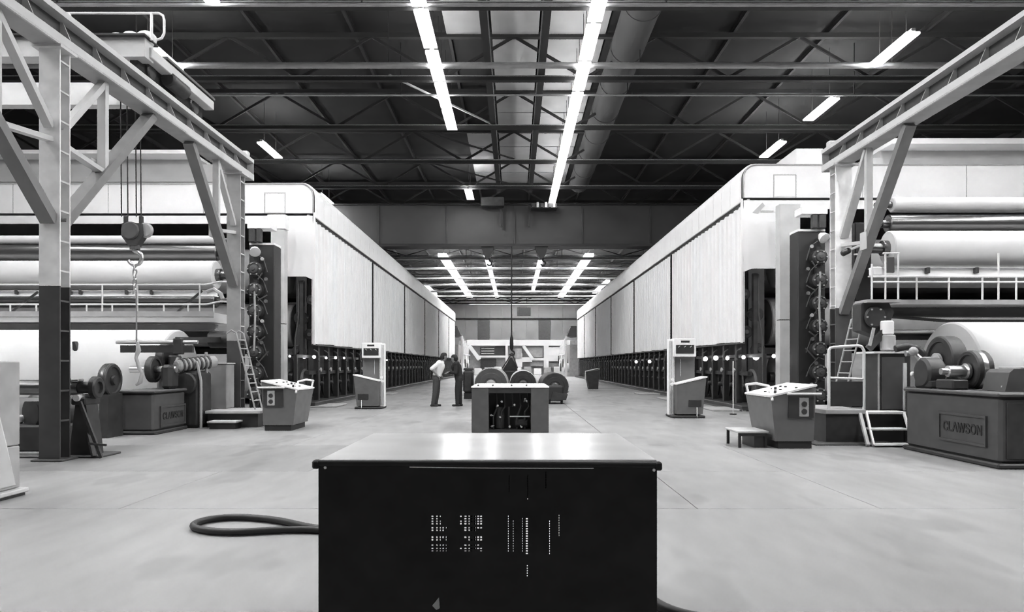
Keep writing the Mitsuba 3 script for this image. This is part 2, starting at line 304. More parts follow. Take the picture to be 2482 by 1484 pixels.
# ------------------------------------------------------------------ the two long white dryer hoods
def hood(sg, XP, Y0, Y1, zb, zt, ztop, word, xin):
    """sg: -1 left, 1 right; XP: the aisle plane; zb: lower edge of the curtain wall; zt: lower edge of the fascia; ztop: roof"""
    x = lambda a: sg * a
    t = thing('dryer_hood', f'very long white ribbed hood over the paper machine on the {word} side of the aisle', 'machine hood')
    n = int(round(Y1 - Y0)); pitch = (Y1 - Y0) / n
    P1, XF = XP + .05, XP - .05
    for k in range(n):
        y0 = Y0 + pitch * k; g = .008
        # a curtain panel: flat sheet with two standing ribs
        g0 = .075 if k % 10 == 0 and k else g      # a wider open joint between the bays
        prof = [(P1 + .05, y0 + g0), (P1, y0 + g0), (P1, y0 + .11), (P1 - .06, y0 + .15), (P1 - .06, y0 + .27), (P1, y0 + .30), (P1, y0 + .58), (P1 - .06, y0 + .61), (P1 - .06, y0 + .77), (P1, y0 + .80), (P1, y0 + pitch - g), (P1 + .05, y0 + pitch - g)]
        b = B().prism(prof, 'xy', zb + .012 * ((k * 7) % 3), zt - .11)
        if sg < 0: b.flipx()
        part(t, 'curtain_panel', b, 'hood')
        if k % 10 == 0 and k:
            b = B().box(P1 - .085, P1 + .05, y0 - .055, y0 + .055, zb, zt - .11)
            if sg < 0: b.flipx()
            part(t, 'joint_strip', b, 'rubber', label='black rubber joint strip')
        # a fascia panel: upright band, rounded shoulder, start of the roof
        r = .46; cx, cz = XF + r, ztop - r
        arc = [(cx - r * math.cos(a), cz + r * math.sin(a)) for a in np.linspace(0, math.pi / 2, 7)]
        inner = [(cx - (r - .05) * math.cos(a), cz + (r - .05) * math.sin(a)) for a in np.linspace(math.pi / 2, 0, 7)]
        b = B().prism([(XF, zt)] + arc + [(cx + 1.0, ztop), (cx + 1.0, ztop - .05)] + inner + [(XF + .05, zt)], 'xz', y0 + .012, y0 + pitch - .012)
        if sg < 0: b.flipx()
        part(t, 'fascia_panel', b, 'hood', smooth=35)
    def add(name, b, m, **kw):
        if sg < 0: b.flipx()
        return part(t, name, b, m, **kw)
    r = .46; cx, cz = XP + r, ztop - r
    add('curtain_rail', B().box(P1 + .12, P1 + .2, Y0, Y1, zt - .16, zt + .1), 'hood_grey')
    add('bottom_rail', B().box(P1 - .03, P1 + .06, Y0, Y1, zb - .05, zb), 'machine_mid')
    add('roof', B().box(XP + 1.4, 23.5, Y0 + .1, Y1, ztop - .08, ztop - .02), 'hood')
    add('back_lining', B().box(XP + .62, XP + .66, Y0 + 1.5, Y1, 0.0, zt), 'machine_mid')
    # the end facing the camera
    arc = [(cx - (r - .06) * math.cos(a), cz + (r - .06) * math.sin(a)) for a in np.linspace(0, math.pi / 2, 8)]
    zl = zt + .14
    add('end_wall', B().prism([(XP + .06, zl)] + arc + [(23.5, ztop - .06), (23.5, zl)], 'xz', Y0 - .02, Y0 + .06), 'hood')
    add('end_trim', B().tube([(XP + .04, Y0 - .04, zl)] + [(p[0] - .02, Y0 - .04, p[1] + .02) for p in arc] + [(23.0, Y0 - .04, ztop - .04)], .022, 6), 'hood_grey')
    add('end_lip', B().box(XP + .06, 23.5, Y0 - .02, Y0 + .04, zl - .34, zl - .08), 'hood')
    hx0, hx1 = XP + .97, XP + 1.60
    ht = add('hatch', B().box(hx0, hx1, Y0 - .035, Y0 - .02, zl + .02, ztop - .36, .006), 'hood')
    for (a, c, d, e) in ((hx0 - .03, hx0, zl, ztop - .33), (hx1, hx1 + .03, zl, ztop - .33), (hx0 - .03, hx1 + .03, ztop - .36, ztop - .33)):
        add('hatch_edge', B().box(a, c, Y0 - .03, Y0 - .019, d, e), 'hood_grey')
    for xx in (XP + 3.6, XP + 6.7, XP + 9.8):
        add('wall_seam', B().box(xx, xx + .025, Y0 - .026, Y0 - .018, zl, ztop - .06), 'hood_grey')
    return t, add
HL, addL = hood(-1, 6.50, 24.2, 81.8, 2.03, 6.14, 7.28, 'left', 0)
HR, addR = hood(1, 6.80, 22.2, 79.8, 2.03, 6.20, 7.36, 'right', 0)
# hanging white end panel with a slanted lower corner, per side (measured in the aisle direction)
def end_panel(add, XP, Y0, zl, z0, w, word):
    add('end_panel', B().prism([(XP + .02, z0 - .12), (XP + .02, zl - .34), (XP + w, zl - .34), (XP + w, z0), (XP + .30, z0)], 'xz', Y0 - .03, Y0 + .03), 'hood')
    add('end_panel_edge', B().box(XP - .02, XP + .03, Y0 - .05, Y0 + .05, 2.0, 6.3), 'hood')
    # dark machinery in the opening below
    add('opening_back', B().box(XP + .62, XP + w, Y0 + 1.3, Y0 + 1.35, 0, z0 + .3), 'machine_mid')
    for q, (dx, z, rr) in enumerate(((.25, 3.5, .18), (.62, 2.9, .22), (.3, 2.35, .2), (.7, 1.8, .2))):
        add('roll_end', B().cyl((XP + dx, Y0 + .5, z), (XP + dx, Y0 + .8, z), rr, 20, .03), 'machine')
        add('roll_hub', B().cyl((XP + dx, Y0 + .42, z), (XP + dx, Y0 + .5, z), rr * .35, 12, .01), 'machine_mid')
    add('upright', B().box(XP + .46, XP + .58, Y0 + .3, Y0 + .5, .17, z0 - .1), 'machine')
    add('pipe', B().tube([(XP + .72, Y0 + .3, 0.05), (XP + .72, Y0 + .3, 2.2), (XP + .62, Y0 + .35, 2.9), (XP + .62, Y0 + .35, 4.1)], .03), 'machine_mid', smooth=40)
end_panel(addL, 6.50, 24.2, 6.28, 4.22, .98, 'left')
end_panel(addR, 6.80, 22.2, 6.34, 4.22, 1.12, 'right')
# faint emblem on the right end panel: a slanted bar and a level stroke
y = 22.155
part(HR, 'emblem', B().prism([(7.116, 5.889), (7.412, 6.185), (7.486, 6.098), (7.277, 5.852)], 'xz', y, y + .012).prism([(7.351, 5.901), (7.351, 5.95), (7.745, 5.95), (7.745, 5.901)], 'xz', y, y + .012), 'print_grey', label='faint grey emblem of a slanted bar and a level stroke')
# roof clutter on the hoods
b = B().box(8.488, 9.341, 22.4, 24.5, 7.34, 7.879, .03)
single('roof_box', 'white box on the roof of the right hood, under the crane beam end', 'box', b, 'hood')
t = thing('roof_duct', 'pale roof edge over a grey face, high above the left hood end', 'duct')
part(t, 'top_edge', B().box(-23.5, -11.064, 25.3, 27.2, 8.543, 8.673), 'hood')
part(t, 'face', B().box(-23.5, -11.007, 26.05, 27.2, 8.37, 8.543), 'hood_grey')
part(t, 'lower_band', B().box(-23.5, -10.487, 26.02, 27.2, 7.763, 8.37), 'hood_grey')
t = thing('roof_duct', 'pale roof edge over a grey face, high above the right hood end', 'duct')
part(t, 'top_edge', B().box(11.853, 23.5, 23.3, 25.2, 8.283, 8.457), 'hood')
part(t, 'face', B().box(11.853, 23.5, 24.05, 25.2, 8.043, 8.283), 'hood_grey')
part(t, 'lower_band', B().box(11.387, 23.5, 24.02, 25.2, 7.59, 8.043), 'hood_grey')

# the big drying cylinders across the machine, seen between the rolls and beams in front of the hood ends
for sg, XP, y0, word in ((-1, 7.75, 25.6, 'left'), (1, 8.25, 23.6, 'right')):
    i = 0
    for k in range(3):
        for z in (.95, 2.75, 4.55):
            t = thing('drying_cylinder', f'grey drying cylinder deep inside the {word} hood, {ORD[i]} counting upwards and back', 'roll', f'drying cylinders in the {word} hood'); i += 1
            y = y0 + 1.75 * k + (.85 if z == 2.75 else 0)
            part(t, 'shell', B().cyl((sg * XP, y, z), (sg * 20.0, y, z), .76, 40, .03), 'steel_grey', smooth=30)
            part(t, 'journal', B().cyl((sg * (XP - .15), y, z), (sg * XP, y, z), .16, 18), 'dark_metal', smooth=30)
# ------------------------------------------------------------------ dryer sections under the hoods
def dryer_section(sg, XP, Y0, Y1, word, lamps):
    # lamps: (y, z, radius, distance in from the aisle plane)
    t = thing('dryer_section', f'dark row of dryer frames, pipes and roll ends under the {word} white hood', 'dryer section')
    def add(name, b, m, **kw):
        if sg < 0: b.flipx()
        return part(t, name, b, m, **kw)
    xf = XP + .02
    add('sole_plate', B().box(xf - .25, xf + .5, Y0 - .8, Y1, 0, .16, .02), 'machine')
    add('toe_plate', B().box(xf - .32, xf - .25, Y0 - .8, Y1, 0, .05), 'machine_mid')
    add('mid_rail', B().box(xf + .16, xf + .3, Y0, Y1, 1.02, 1.14), 'machine')
    add('lamp_rail', B().box(xf + .14, xf + .2, Y0 - 1.5, Y1, 1.56, 1.66), 'machine')
    add('lamp_rail_post', B().box(xf + .12, xf + .22, Y0 - 1.5, Y0 - 1.4, 0, 1.66), 'machine')
    y, k = Y0 + .35, 0
    while y < Y1 - 1:
        near = y < 52
        add('roll_end', B().cyl((xf + .34, y, .70), (xf + .44, y, .70), .52, 22 if near else 12, .03), 'machine_mid', smooth=30)
        add('steam_joint', B().lathe((xf + .34, y, .70), (-1, 0, 0), [(0, .16), (.06, .16), (.08, .09), (.2, .07), (.22, .05)], 14 if near else 8), 'machine', smooth=40)
        add('frame_post', B().box(xf + .1, xf + .26, y + .56, y + .74, .1, 2.05), 'machine')
        add('steam_pipe', B().tube([(xf + .02, y + .33, .16), (xf + .02, y + .33, 1.55), (xf + .05, y + .36, 1.75), (xf + .2, y + .4, 1.85)], .035, 8 if near else 5), 'machine_mid', smooth=40)
        if near:
            add('valve', B().lathe((xf + .02, y + .33, 1.18), (-1, 0, 0), [(0, .03), (.05, .03), (.05, .07), (.09, .07)], 12), 'machine_light', smooth=30)
            add('gauge_cap', B().cyl((xf - .02, y + .1, 1.5), (xf - .07, y + .1, 1.5), .06, 14, .01), 'machine_mid', smooth=30)
        y += 1.35; k += 1
    # small bulkhead lamps between the frames
    add('lamp_bar', B().box(xf + .12, xf + 1.15, Y0 + .22, Y0 + .28, 1.56, 1.62), 'steel_black')
    for (yl, zl, rr, dx) in lamps:
        lk = thing('bulkhead_lamp', '', 'lamp', f'small lamps under the {word} hood'); xl = sg * (xf - .03 + dx)
        part(lk, 'bracket', B().bar((xl, yl + .02, zl), (xl, Y0 + .22, zl), .03, .03) if dx else B().bar((sg * (xf + .14), yl, zl), (xl, yl, zl), .03, .03), 'machine')
        key = part(lk, 'bulb', B().ball((xl - sg * .04, yl, zl), rr * .85, 10), 'tube', smooth=True)
        scene[key]['emitter'] = {'type': 'area', 'radiance': gray(6.0)}
        lamp_keys.append((lk, word))
lamp_keys = []
dryer_section(-1, 6.50, 24.2, 81.8, 'left', [(24.1, 1.62, .05, .83), (24.1, 1.60, .07, .36), (24.1, 1.60, .07, .04), (25.5, 1.58, .05, 0), (26.85, 1.60, .06, 0), (28.2, 1.60, .05, 0), (32.25, 1.58, .05, 0), (37.65, 1.58, .05, 0)])
dryer_section(1, 6.80, 22.2, 79.8, 'right', [(22.1, 1.60, .07, .98), (22.1, 1.57, .11, .45), (22.1, 1.57, .07, .08), (23.5, 1.55, .075, 0), (24.85, 1.57, .10, 0), (26.2, 1.55, .10, 0), (37.0, 1.5, .10, 0), (41.05, 1.5, .10, 0)])
cnt = {}
for lk, word in lamp_keys:
    i = cnt.get(word, 0); cnt[word] = i + 1
    labels[lk]['label'] = f'small glowing bulb under the {word} hood, {ORD[i]} of its row'

# ------------------------------------------------------------------ crane runways: beams, columns, braces
def runway(xc, y1, word, sg):
    t = thing('runway_beam', f'pale crane runway beam high on the {word}, running away over the machine', 'crane beam')
    zb, zt, w = 5.80, 6.31, .36
    part(t, 'bottom_flange', B().box(xc - w / 2, xc + w / 2, 1, y1, zb, zb + .03), 'steel_grey')  # underside toned darker, its shade put into the colour
    part(t, 'edge_angle', B().box(xc - sg * (w / 2 - .03), xc - sg * w / 2, 1, y1, zb, zb + .15), 'steel_light')
    part(t, 'web', B().box(xc - .01, xc + .01, 1, y1, zb + .03, zt - .085), 'machine_mid')  # dark web colour stands for the shade under the top flange
    part(t, 'top_flange', B().box(xc - w / 2, xc + w / 2, 1, y1, zt - .085, zt), 'steel_light')
    part(t, 'rail', B().box(xc - .03, xc + .03, 1, y1 - .3, zt, zt + .07), 'steel_dark')
    y = 3.2
    while y < y1 - .2:
        a = xc - sg * (w / 2 - .02)
        part(t, 'stiffener', B().hull([(x, yy, z) for yy in (y, y + .02) for x, z in ((xc, zt - .08), (xc, zb + .03), (a, zb + .03), (a, zb + .16), (xc - sg * .05, zt - .08))]), 'steel_light')
        y += .82
    part(t, 'end_stop', B().box(xc - .10, xc + .10, y1 - .22, y1 - .05, zt, zt + .17, .02), 'steel_light')
    part(t, 'end_plate', B().box(xc - .17, xc + .17, y1 - .02, y1, zb + .03, zt - .03), 'steel_light')
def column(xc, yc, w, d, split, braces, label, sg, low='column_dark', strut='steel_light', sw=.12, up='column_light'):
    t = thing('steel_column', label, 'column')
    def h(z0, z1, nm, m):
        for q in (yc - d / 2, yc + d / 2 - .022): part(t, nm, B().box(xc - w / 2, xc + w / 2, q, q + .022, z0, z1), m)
    part(t, 'web', B().box(xc - .012, xc + .012, yc - d / 2 + .022, yc + d / 2 - .022, .03, 5.8), 'steel_grey')  # web coloured darker to give the shade inside the section
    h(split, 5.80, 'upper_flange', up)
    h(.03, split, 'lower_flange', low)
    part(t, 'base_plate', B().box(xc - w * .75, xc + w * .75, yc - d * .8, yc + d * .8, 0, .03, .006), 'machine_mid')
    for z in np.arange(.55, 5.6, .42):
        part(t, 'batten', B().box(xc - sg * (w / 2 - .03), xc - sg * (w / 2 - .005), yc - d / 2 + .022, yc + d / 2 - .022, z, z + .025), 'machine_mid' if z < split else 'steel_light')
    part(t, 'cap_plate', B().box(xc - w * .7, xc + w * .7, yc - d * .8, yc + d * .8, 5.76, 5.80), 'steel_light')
    for dy, zlow, run, mk in braces:        # dy: +1 away from the camera, -1 towards it
        ya = yc + dy * d / 2
        kb = part(t, 'knee_brace', B().bar((xc, ya, zlow), (xc, yc + dy * run, 5.78), .17, .10, (1, 0, 0)) if False else B().bar((xc, ya, zlow), (xc, yc + dy * run, 5.78), .20, .14, (0, 0, 1)), mk)
        nb = (xc, ya + dy * (run - d / 2) * .42, zlow + (5.78 - zlow) * .42)
        part(t, 'brace_post', B().bar(nb, (xc, nb[1], 5.8), .13, .10, (0, 1, 0)), 'steel_light')
        part(t, 'brace_strut', B().bar((xc, ya, nb[2] + .12), (xc, nb[1], nb[2]), .12, .07), 'steel_light')
        part(t, 'brace_strut', B().bar((xc, ya, nb[2] + .3), (xc, nb[1], 5.78), sw, .09), strut)
        part(kb, 'gusset', B().prism([(nb[1] - .14, nb[2] - .16), (nb[1] + .14, nb[2] - .16), (nb[1] + .14, nb[2] + .2), (nb[1] - .14, nb[2] + .2)], 'yz', xc - .112, xc - .102), 'steel_light')
    return t
runway(-6.48, 18.0, 'left', -1)
runway(7.30, 17.2, 'right', 1)
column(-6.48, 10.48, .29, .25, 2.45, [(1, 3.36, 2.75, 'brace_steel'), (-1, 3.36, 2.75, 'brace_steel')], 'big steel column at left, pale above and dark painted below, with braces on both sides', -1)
column(-6.48, 17.3, .32, .28, 1.9, [(-1, 3.2, 2.5, 'brace_steel')], 'smaller grey-shaded steel column at the left machine, one brace leaning against it', -1, 'machine_mid', up='machine_light')  # grey upper tone puts the dim lighting here into the colour
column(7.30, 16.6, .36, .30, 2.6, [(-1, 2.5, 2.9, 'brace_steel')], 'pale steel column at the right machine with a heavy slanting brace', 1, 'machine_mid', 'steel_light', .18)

# ------------------------------------------------------------------ the travelling crane on the left runway
t = thing('travelling_crane', 'travelling crane with a guard rail and pale end truck, riding on the left runway', 'crane')
part(t, 'near_girder', B().box(-23.5, -6.264, 12.6, 12.9, 6.578, 6.903), 'steel_light')
part(t, 'girder_cap', B().box(-23.5, -6.221, 12.5, 13.0, 6.903, 6.932), 'steel_dark')
part(t, 'far_girder', B().box(-23.5, -6.6, 15.0, 15.25, 6.60, 7.05), 'steel_light')
part(t, 'end_truck', B().box(-6.42, -6.22, 12.75, 15.4, 6.62, 6.80, .01), 'steel_light')
part(t, 'truck_channel', B().box(-6.60, -6.46, 12.75, 15.4, 6.44, 6.80, .01), 'steel_dark')
part(t, 'truck_cap', B().box(-6.36, -6.20, 13.3, 15.4, 6.82, 6.87), 'machine')
for y in (13.15, 14.95): part(t, 'wheel', B().cyl((-6.56, y, 6.54), (-6.40, y, 6.54), .155, 24, .02), 'machine', smooth=30)
part(t, 'drive_motor', B().cyl((-6.3, 13.5, 6.55), (-6.3, 14.2, 6.55), .14, 18, .03), 'machine', smooth=30)
za, zb2 = 7.361, 6.903
rr = .12
part(t, 'guard_rail', B().tube([(-23, 12.7, za), (-6.075, 12.7, za + .0), (-6.004, 12.7, za - .04), (-5.983, 12.7, za - .12), (-5.983, 12.7, zb2 + .12), (-6.025, 12.7, zb2 + .03), (-6.11, 12.7, zb2)], .022, 8), 'rail_white', smooth=40)
for px in (-6.2, -7.6, -9.0): part(t, 'rail_post', B().cyl((px, 12.7, 6.9), (px, 12.7, za), .026, 8), 'rail_white', smooth=40)
part(t, 'trolley', B().box(-7.9, -6.75, 13.2, 14.8, 6.6, 7.1, .04), 'machine')
for px, w_ in ((-7.0, .10), (-6.86, .13), (-6.62, .16), (-6.36, .17)):
    part(t, 'cover', B().ball((px, 12.85, 6.99), w_, 14, .75), 'rail_white', smooth=True, label='small white rounded cover on the girder')
for px in (-7.42, -7.30, -7.14, -7.05):
    part(t, 'rope', B().cyl((px + .02, 14.0, 4.14), (px, 14.0, 6.6), .011, 6), 'steel_black')
# hook block on the ropes
t = thing('hook_block', 'dark crane hook block with a hook, hanging on four ropes before the left machine', 'hook block')
yb = 14.0; xh = -7.148
part(t, 'cheek', B().hull([(xh + dx, yb + dy, z) for dx, z in ((-.20, 4.0), (.17, 4.0), (-.22, 3.78), (.2, 3.78), (-.08, 3.58), (.07, 3.58)) for dy in (-.09, .09)]), 'machine')
for dx in (-.17, .12): part(t, 'rope_socket', B().box(xh + dx - .03, xh + dx + .03, yb - .04, yb + .04, 3.9, 4.15, .01), 'steel_black')
part(t, 'sheave', B().cyl((xh - .04, yb - .12, 3.86), (xh - .04, yb + .12, 3.86), .17, 24, .02), 'machine_mid', smooth=30)
part(t, 'sheave', B().cyl((xh + .20, yb - .05, 3.88), (xh + .20, yb + .05, 3.88), .14, 24, .02), 'machine_light', smooth=30)
part(t, 'hook', B().tube([(xh, yb, 3.6), (xh, yb, 3.48)] + [(xh + .13 * math.sin(a), yb, 3.36 + .13 * math.cos(a)) for a in np.linspace(0, 4.4, 14)], [.045, .045] + list(np.linspace(.045, .03, 14)), 10), 'bright_metal', smooth=50)
part(t, 'nut', B().cyl((xh, yb, 3.52), (xh, yb, 3.6), .09, 12), 'machine_mid')
t = thing('hanging_chain', 'long pale chain and rod hanging from the left crane hook down to the wheel disc', 'chain')
z = 3.24
for k in range(6):
    part(t, 'link', B().tube([(xh + (.035 * math.sin(a) if k % 2 else 0), yb + (0 if k % 2 else .035 * math.sin(a)), z - .05 + .06 * math.cos(a)) for a in np.linspace(0, 2 * math.pi, 13)], .012, 6), 'bright_metal', smooth=50); z -= .095
part(t, 'rod', B().cyl((xh + .03, yb, 1.75), (xh + .03, yb, z + .05), .014, 8), 'bright_metal')
part(t, 'sling_hook', B().tube([(xh + .05, yb, 1.78), (xh + .07, yb, 1.62), (xh + .02, yb, 1.48), (xh + .08, yb, 1.3), (xh + .13, yb, 1.18), (xh + .1, yb, 1.02), (xh + .02, yb, .96)], [.025, .05, .03, .04, .03, .045, .02], 8), 'machine_light', smooth=50)

# ------------------------------------------------------------------ left paper machine: rolls, walkway, beams
def machine_roll(name, x0, x1, y, z, r, m, label, journal='dark_metal', sg=-1):
    t = thing(name, label, 'roll')
    sh = part(t, 'shell', B().cyl((x0, y, z), (x1, y, z), r, 56, min(.02, r / 8)), m, smooth=30)
    xe = x1 if sg < 0 else x0; d = -sg
    part(sh, 'journal', B().lathe((xe, y, z), (d, 0, 0), [(0, r * .45), (.12, r * .45), (.13, r * .3), (.38, r * .3)], 18), journal, smooth=30)
    return t
L0 = -20.0
machine_roll('calender_roll', L0, -7.757, 19.5, 4.633, .105, 'paper', 'thin white roll added as the lit top of the dark roll below it')  # white roll imitates lamp light along the top of the dark roll
machine_roll('calender_roll', L0, -7.796, 19.6, 4.312, .222, 'dark_metal', 'dark steel roll between the two white rolls of the left machine')
machine_roll('calender_roll', L0, -7.76, 19.4, 3.689, .37, 'paper', 'thick white roll above the walkway of the left machine')
machine_roll('calender_roll', L0, -7.84, 19.6, 3.049, .20, 'dark_metal', 'dark lower roll behind the walkway rails of the left machine')
def beam(label, x0, x1, y, z0, z1, m, d=.2, fl=True):
    t = thing('cross_beam', label, 'beam')
    part(t, 'web', B().box(x0, x1, y + .06, y + d, z0 + .02, z1 - .02), m)
    part(t, 'top_flange', B().box(x0, x1, y, y + d + .06, z1 - .025, z1), 'machine_light' if fl else m)
    part(t, 'bottom_flange', B().box(x0, x1, y, y + d + .06, z0, z0 + .03), m)
    return t
t = beam('pale beam with small dark fittings under the upper rail of the left machine', L0, -7.502, 18.6, 3.065, 3.21, 'hood')
for px in (60, 190, 214, 325, 385, 60): part(t, 'fitting', B().box(-7.6 - (530 - px) * .0104, -7.55 - (530 - px) * .0104, 18.55, 18.66, 3.107, 3.231, .01), 'machine')
beam('pale ledge beam under the walkway of the left machine', L0, -7.341, 18.2, 2.189, 2.341, 'machine_light')
beam('dark lower beam just above the left white paper reel', L0, -7.381, 18.1, 1.977, 2.169, 'machine', fl=False)
t = thing('walkway', 'grey walkway with white pipe rails across the front of the left machine', 'walkway')
yw = 17.6; s = 17.6 / 1800
part(t, 'deck', B().box(L0, -7.118, 17.6, 18.5, 2.357, 2.582), 'steel_light')
part(t, 'toe_board', B().box(L0, -7.118, 17.58, 17.6, 2.484, 2.611), 'machine_light')
for nm, py in (('top_rail', 690), ('mid_rail', 738)):
    z = 1.35 + (884 - py) * s
    part(t, nm, B().tube([(L0, yw, z), (-7.294, yw, z), (-7.148, yw, z + .03), (-6.952, yw, z + .07), (-6.737, yw, z + .06)], .022, 8), 'rail_white', smooth=40)
for px, lo in ((25, 738), (88, 738), (210, 738), (248, 690), (272, 738), (333, 690), (397, 738), (456, 738), (484, 690), (518, 738)):
    x = (px - 1246) * s
    part(t, 'rail_post', B().cyl((x, yw, 2.582), (x, yw, 1.35 + (884 - lo) * s), .02, 8), 'rail_white', smooth=40)
part(t, 'diagonal_stay', B().bar((-8.41, 18.0, 2.41), (-7.56, 18.0, 3.14), .03, .05), 'machine')
part(t, 'diagonal_stay', B().bar((-12.51, 18.0, 2.37), (-11.54, 18.0, 3.11), .03, .05), 'machine')
part(t, 'bracket', B().tube([(-7.51, 18.2, 3.14), (-7.31, 18.1, 3.19), (-7.11, 18.0, 3.07), (-7.06, 18.0, 2.94)], .05, 8), 'machine_light', smooth=40)
# the parent reel of paper and its stand
t = thing('paper_reel', 'huge white reel of paper lying across under the left machine', 'paper reel')
part(t, 'paper', B().cyl((L0, 17.2, 1.09), (-7.74, 17.2, 1.09), 1.06, 96, .03), 'paper', smooth=30)
part(t, 'core', B().cyl((-7.74, 17.2, 1.09), (-7.415, 17.2, 1.09), .22, 28, .02), 'dark_metal', smooth=30)
part(t, 'tag', B().hull([(-9.65 + dx, yy, 1.73 + dz) for dx, dz in ((-.05, .12), (.0, .13), (.06, -.04), (.04, -.13), (-.04, -.05)) for yy in (16.3, 16.42)]), 'rubber', label='small dark tag stuck on the paper')
single('reel_skid', 'dark timber running along the floor before the left paper reel', 'skid', B().box(L0, -8.409, 15.9, 16.1, 0.08, 0.114, .01).box(-9.2, -9.0, 15.9, 16.1, 0, .08).box(-12, -11.8, 15.9, 16.1, 0, .08), 'machine')
def reel_stand(xa, xb, ya, yb, zt, word, sg):
    """a cast base: the inner side face towards the aisle carries a framed plate"""
    t = thing('reel_stand', f'dark grey cast machine stand with a framed plate, at the {word} reel', 'machine base')
    inner = xa if sg > 0 else xb
    part(t, 'base', B().box(xa, xb, ya, yb, .06, zt, .04), 'machine_mid')
    part(t, 'plinth', B().box(xa - .06, xb + .06, ya - .06, yb, 0, .07, .02), 'machine')
    part(t, 'ledge', B().box(xa - .05, xb + .05, ya - .05, yb, zt, zt + .05, .015), 'machine_mid')
    d = -sg
    y0, y1 = (ya + .25, ya + 1.35)
    for (p, q, r0, r1, nm) in ((y0, y1, zt - .30, zt - .265, 'plate_rim'), (y0, y1, zt - .68, zt - .645, 'plate_rim'), (y0, y0 + .03, zt - .68, zt - .27, 'plate_rim'), (y1 - .03, y1, zt - .68, zt - .27, 'plate_rim')):
        part(t, nm, B().box(inner, inner + d * .03, p, q, r0, r1), 'machine_mid')
    pl = part(t, 'plate', B().box(inner, inner + d * .01, y0 + .03, y1 - .03, zt - .645, zt - .30), 'machine_mid')
    # lettering on the plate, reading along the aisle face
    tx = meshkit.text_mesh('CLAWSON', .13, .012, True); v = np.array(tx.vertices); wd = v[:, 0].max()
    v[:, 0] = (v[:, 0] - wd / 2) * min(1.0, (y1 - y0 - .16) / wd)
    vv = np.stack([inner + d * (.008 + v[:, 2]), (y0 + y1) / 2 + (-d if sg > 0 else 1) * 0 + (v[:, 0] if sg < 0 else -v[:, 0]), v[:, 1] + zt - .53], 1)
    part(pl, 'lettering', (vv, np.array(tx.faces)), 'machine', label='dark raised lettering')
    return t
t = reel_stand(-7.70, -6.92, 14.25, 15.62, .80, 'left', -1)
part(t, 'rear_bed', B().box(-7.70, -7.34, 15.62, 16.6, 0, .85, .02), 'machine')
# tall disc on an arm at the front of the stand
def disc(parent, name, p, ax, r, w, m):
    return part(parent, name, B().lathe(p, ax, [(0, r - .02), (.02, r), (w - .02, r), (w, r - .02), (w, r * .78), (w - .03, r * .74), (w - .03, r * .3), (w + .03, r * .27), (w + .03, 0)], 40), m, smooth=30)
t = thing('brake_drum', 'dark round-topped wheel disc on an upright arm, hung with the chain at the left reel', 'wheel')
disc(t, 'rim', (-7.62, 13.86, 1.06), (1, 0, 0), .31, .16, 'machine')
part(t, 'rim_band', B().lathe((-7.56, 13.86, 1.06), (1, 0, 0), [(0, .314), (.05, .314)], 40), 'dark_metal', smooth=30)
part(t, 'arm', B().prism([(13.58, 0), (14.14, 0), (14.11, .8), (13.61, .8)], 'yz', -7.6, -7.44), 'machine')
t = thing('brake_disc', 'dark brake disc on a bright shaft on the left stand, nearer of two', 'wheel')
disc(t, 'disc', (-7.5, 15.3, 1.25), (1, 0, 0), .27, .14, 'machine')
part(t, 'shaft', B().cyl((-7.9, 15.3, 1.25), (-6.95, 15.3, 1.25), .07, 18), 'bright_metal', smooth=30)
part(t, 'bearing', B().box(-7.2, -6.98, 15.1, 15.5, .85, 1.35, .06), 'machine')
t = thing('brake_disc', 'large dark brake disc on the left stand, farther of two', 'wheel')
disc(t, 'disc', (-7.66, 16.2, 1.42), (1, 0, 0), .40, .18, 'machine')
part(t, 'shaft', B().cyl((-7.7, 16.2, 1.42), (-7.32, 16.2, 1.42), .09, 18), 'machine_light', smooth=30)
part(t, 'bearing', B().box(-7.45, -7.35, 15.95, 16.45, .85, 1.55, .03), 'machine')
t = thing('drive_unit', 'dark gear drive with couplings and pipes on the left stand', 'machine drive')
part(t, 'gearbox', B().box(-7.28, -6.66, 15.72, 16.4, 0, 1.22, .08), 'machine')
part(t, 'gearbox_cover', B().cyl((-6.95, 15.73, .95), (-6.95, 15.66, .95), .24, 24, .03), 'machine', smooth=30)
part(t, 'motor', B().cyl((-7.1, 15.6, 1.32), (-6.6, 16.4, 1.42), .13, 20, .03), 'machine_light', smooth=30)
for k in range(7): part(t, 'fin', B().cyl((-7.05 + .055 * k, 15.68 + .088 * k, 1.328 + .011 * k), (-7.03 + .055 * k, 15.712 + .088 * k, 1.332 + .011 * k), .15, 18), 'machine_mid')
part(t, 'pipe', B().tube([(-6.64, 15.75, .0), (-6.64, 15.75, 1.0), (-6.7, 15.75, 1.3), (-6.8, 15.9, 1.42)], .03, 8), 'machine_light', smooth=40)
part(t, 'pipe', B().tube([(-6.72, 16.2, 1.1), (-6.7, 16.2, 1.3), (-6.72, 16.2, 1.62)], .035, 8), 'machine_light', smooth=40)
part(t, 'oil_cup', B().ball((-6.7, 16.2, 1.40), .07, 12), 'rail_white', smooth=True)
t = thing('upper_drive', 'dark drum guard and bracket beside the smaller left column', 'machine guard')
part(t, 'guard', B().cyl((-7.3, 17.8, 1.95), (-6.75, 17.8, 1.95), .2, 24, .03), 'machine', smooth=30)
part(t, 'rod', B().cyl((-8.3, 15.5, 1.82), (-6.6, 15.5, 1.82), .04, 14), 'bright_metal', smooth=30)
part(t, 'bracket', B().box(-7.1, -6.9, 15.44, 15.56, 1.56, 1.9, .02), 'machine')
part(t, 'tie_bar', B().box(-8.2, -6.7, 15.46, 15.54, 1.60, 1.75), 'machine')
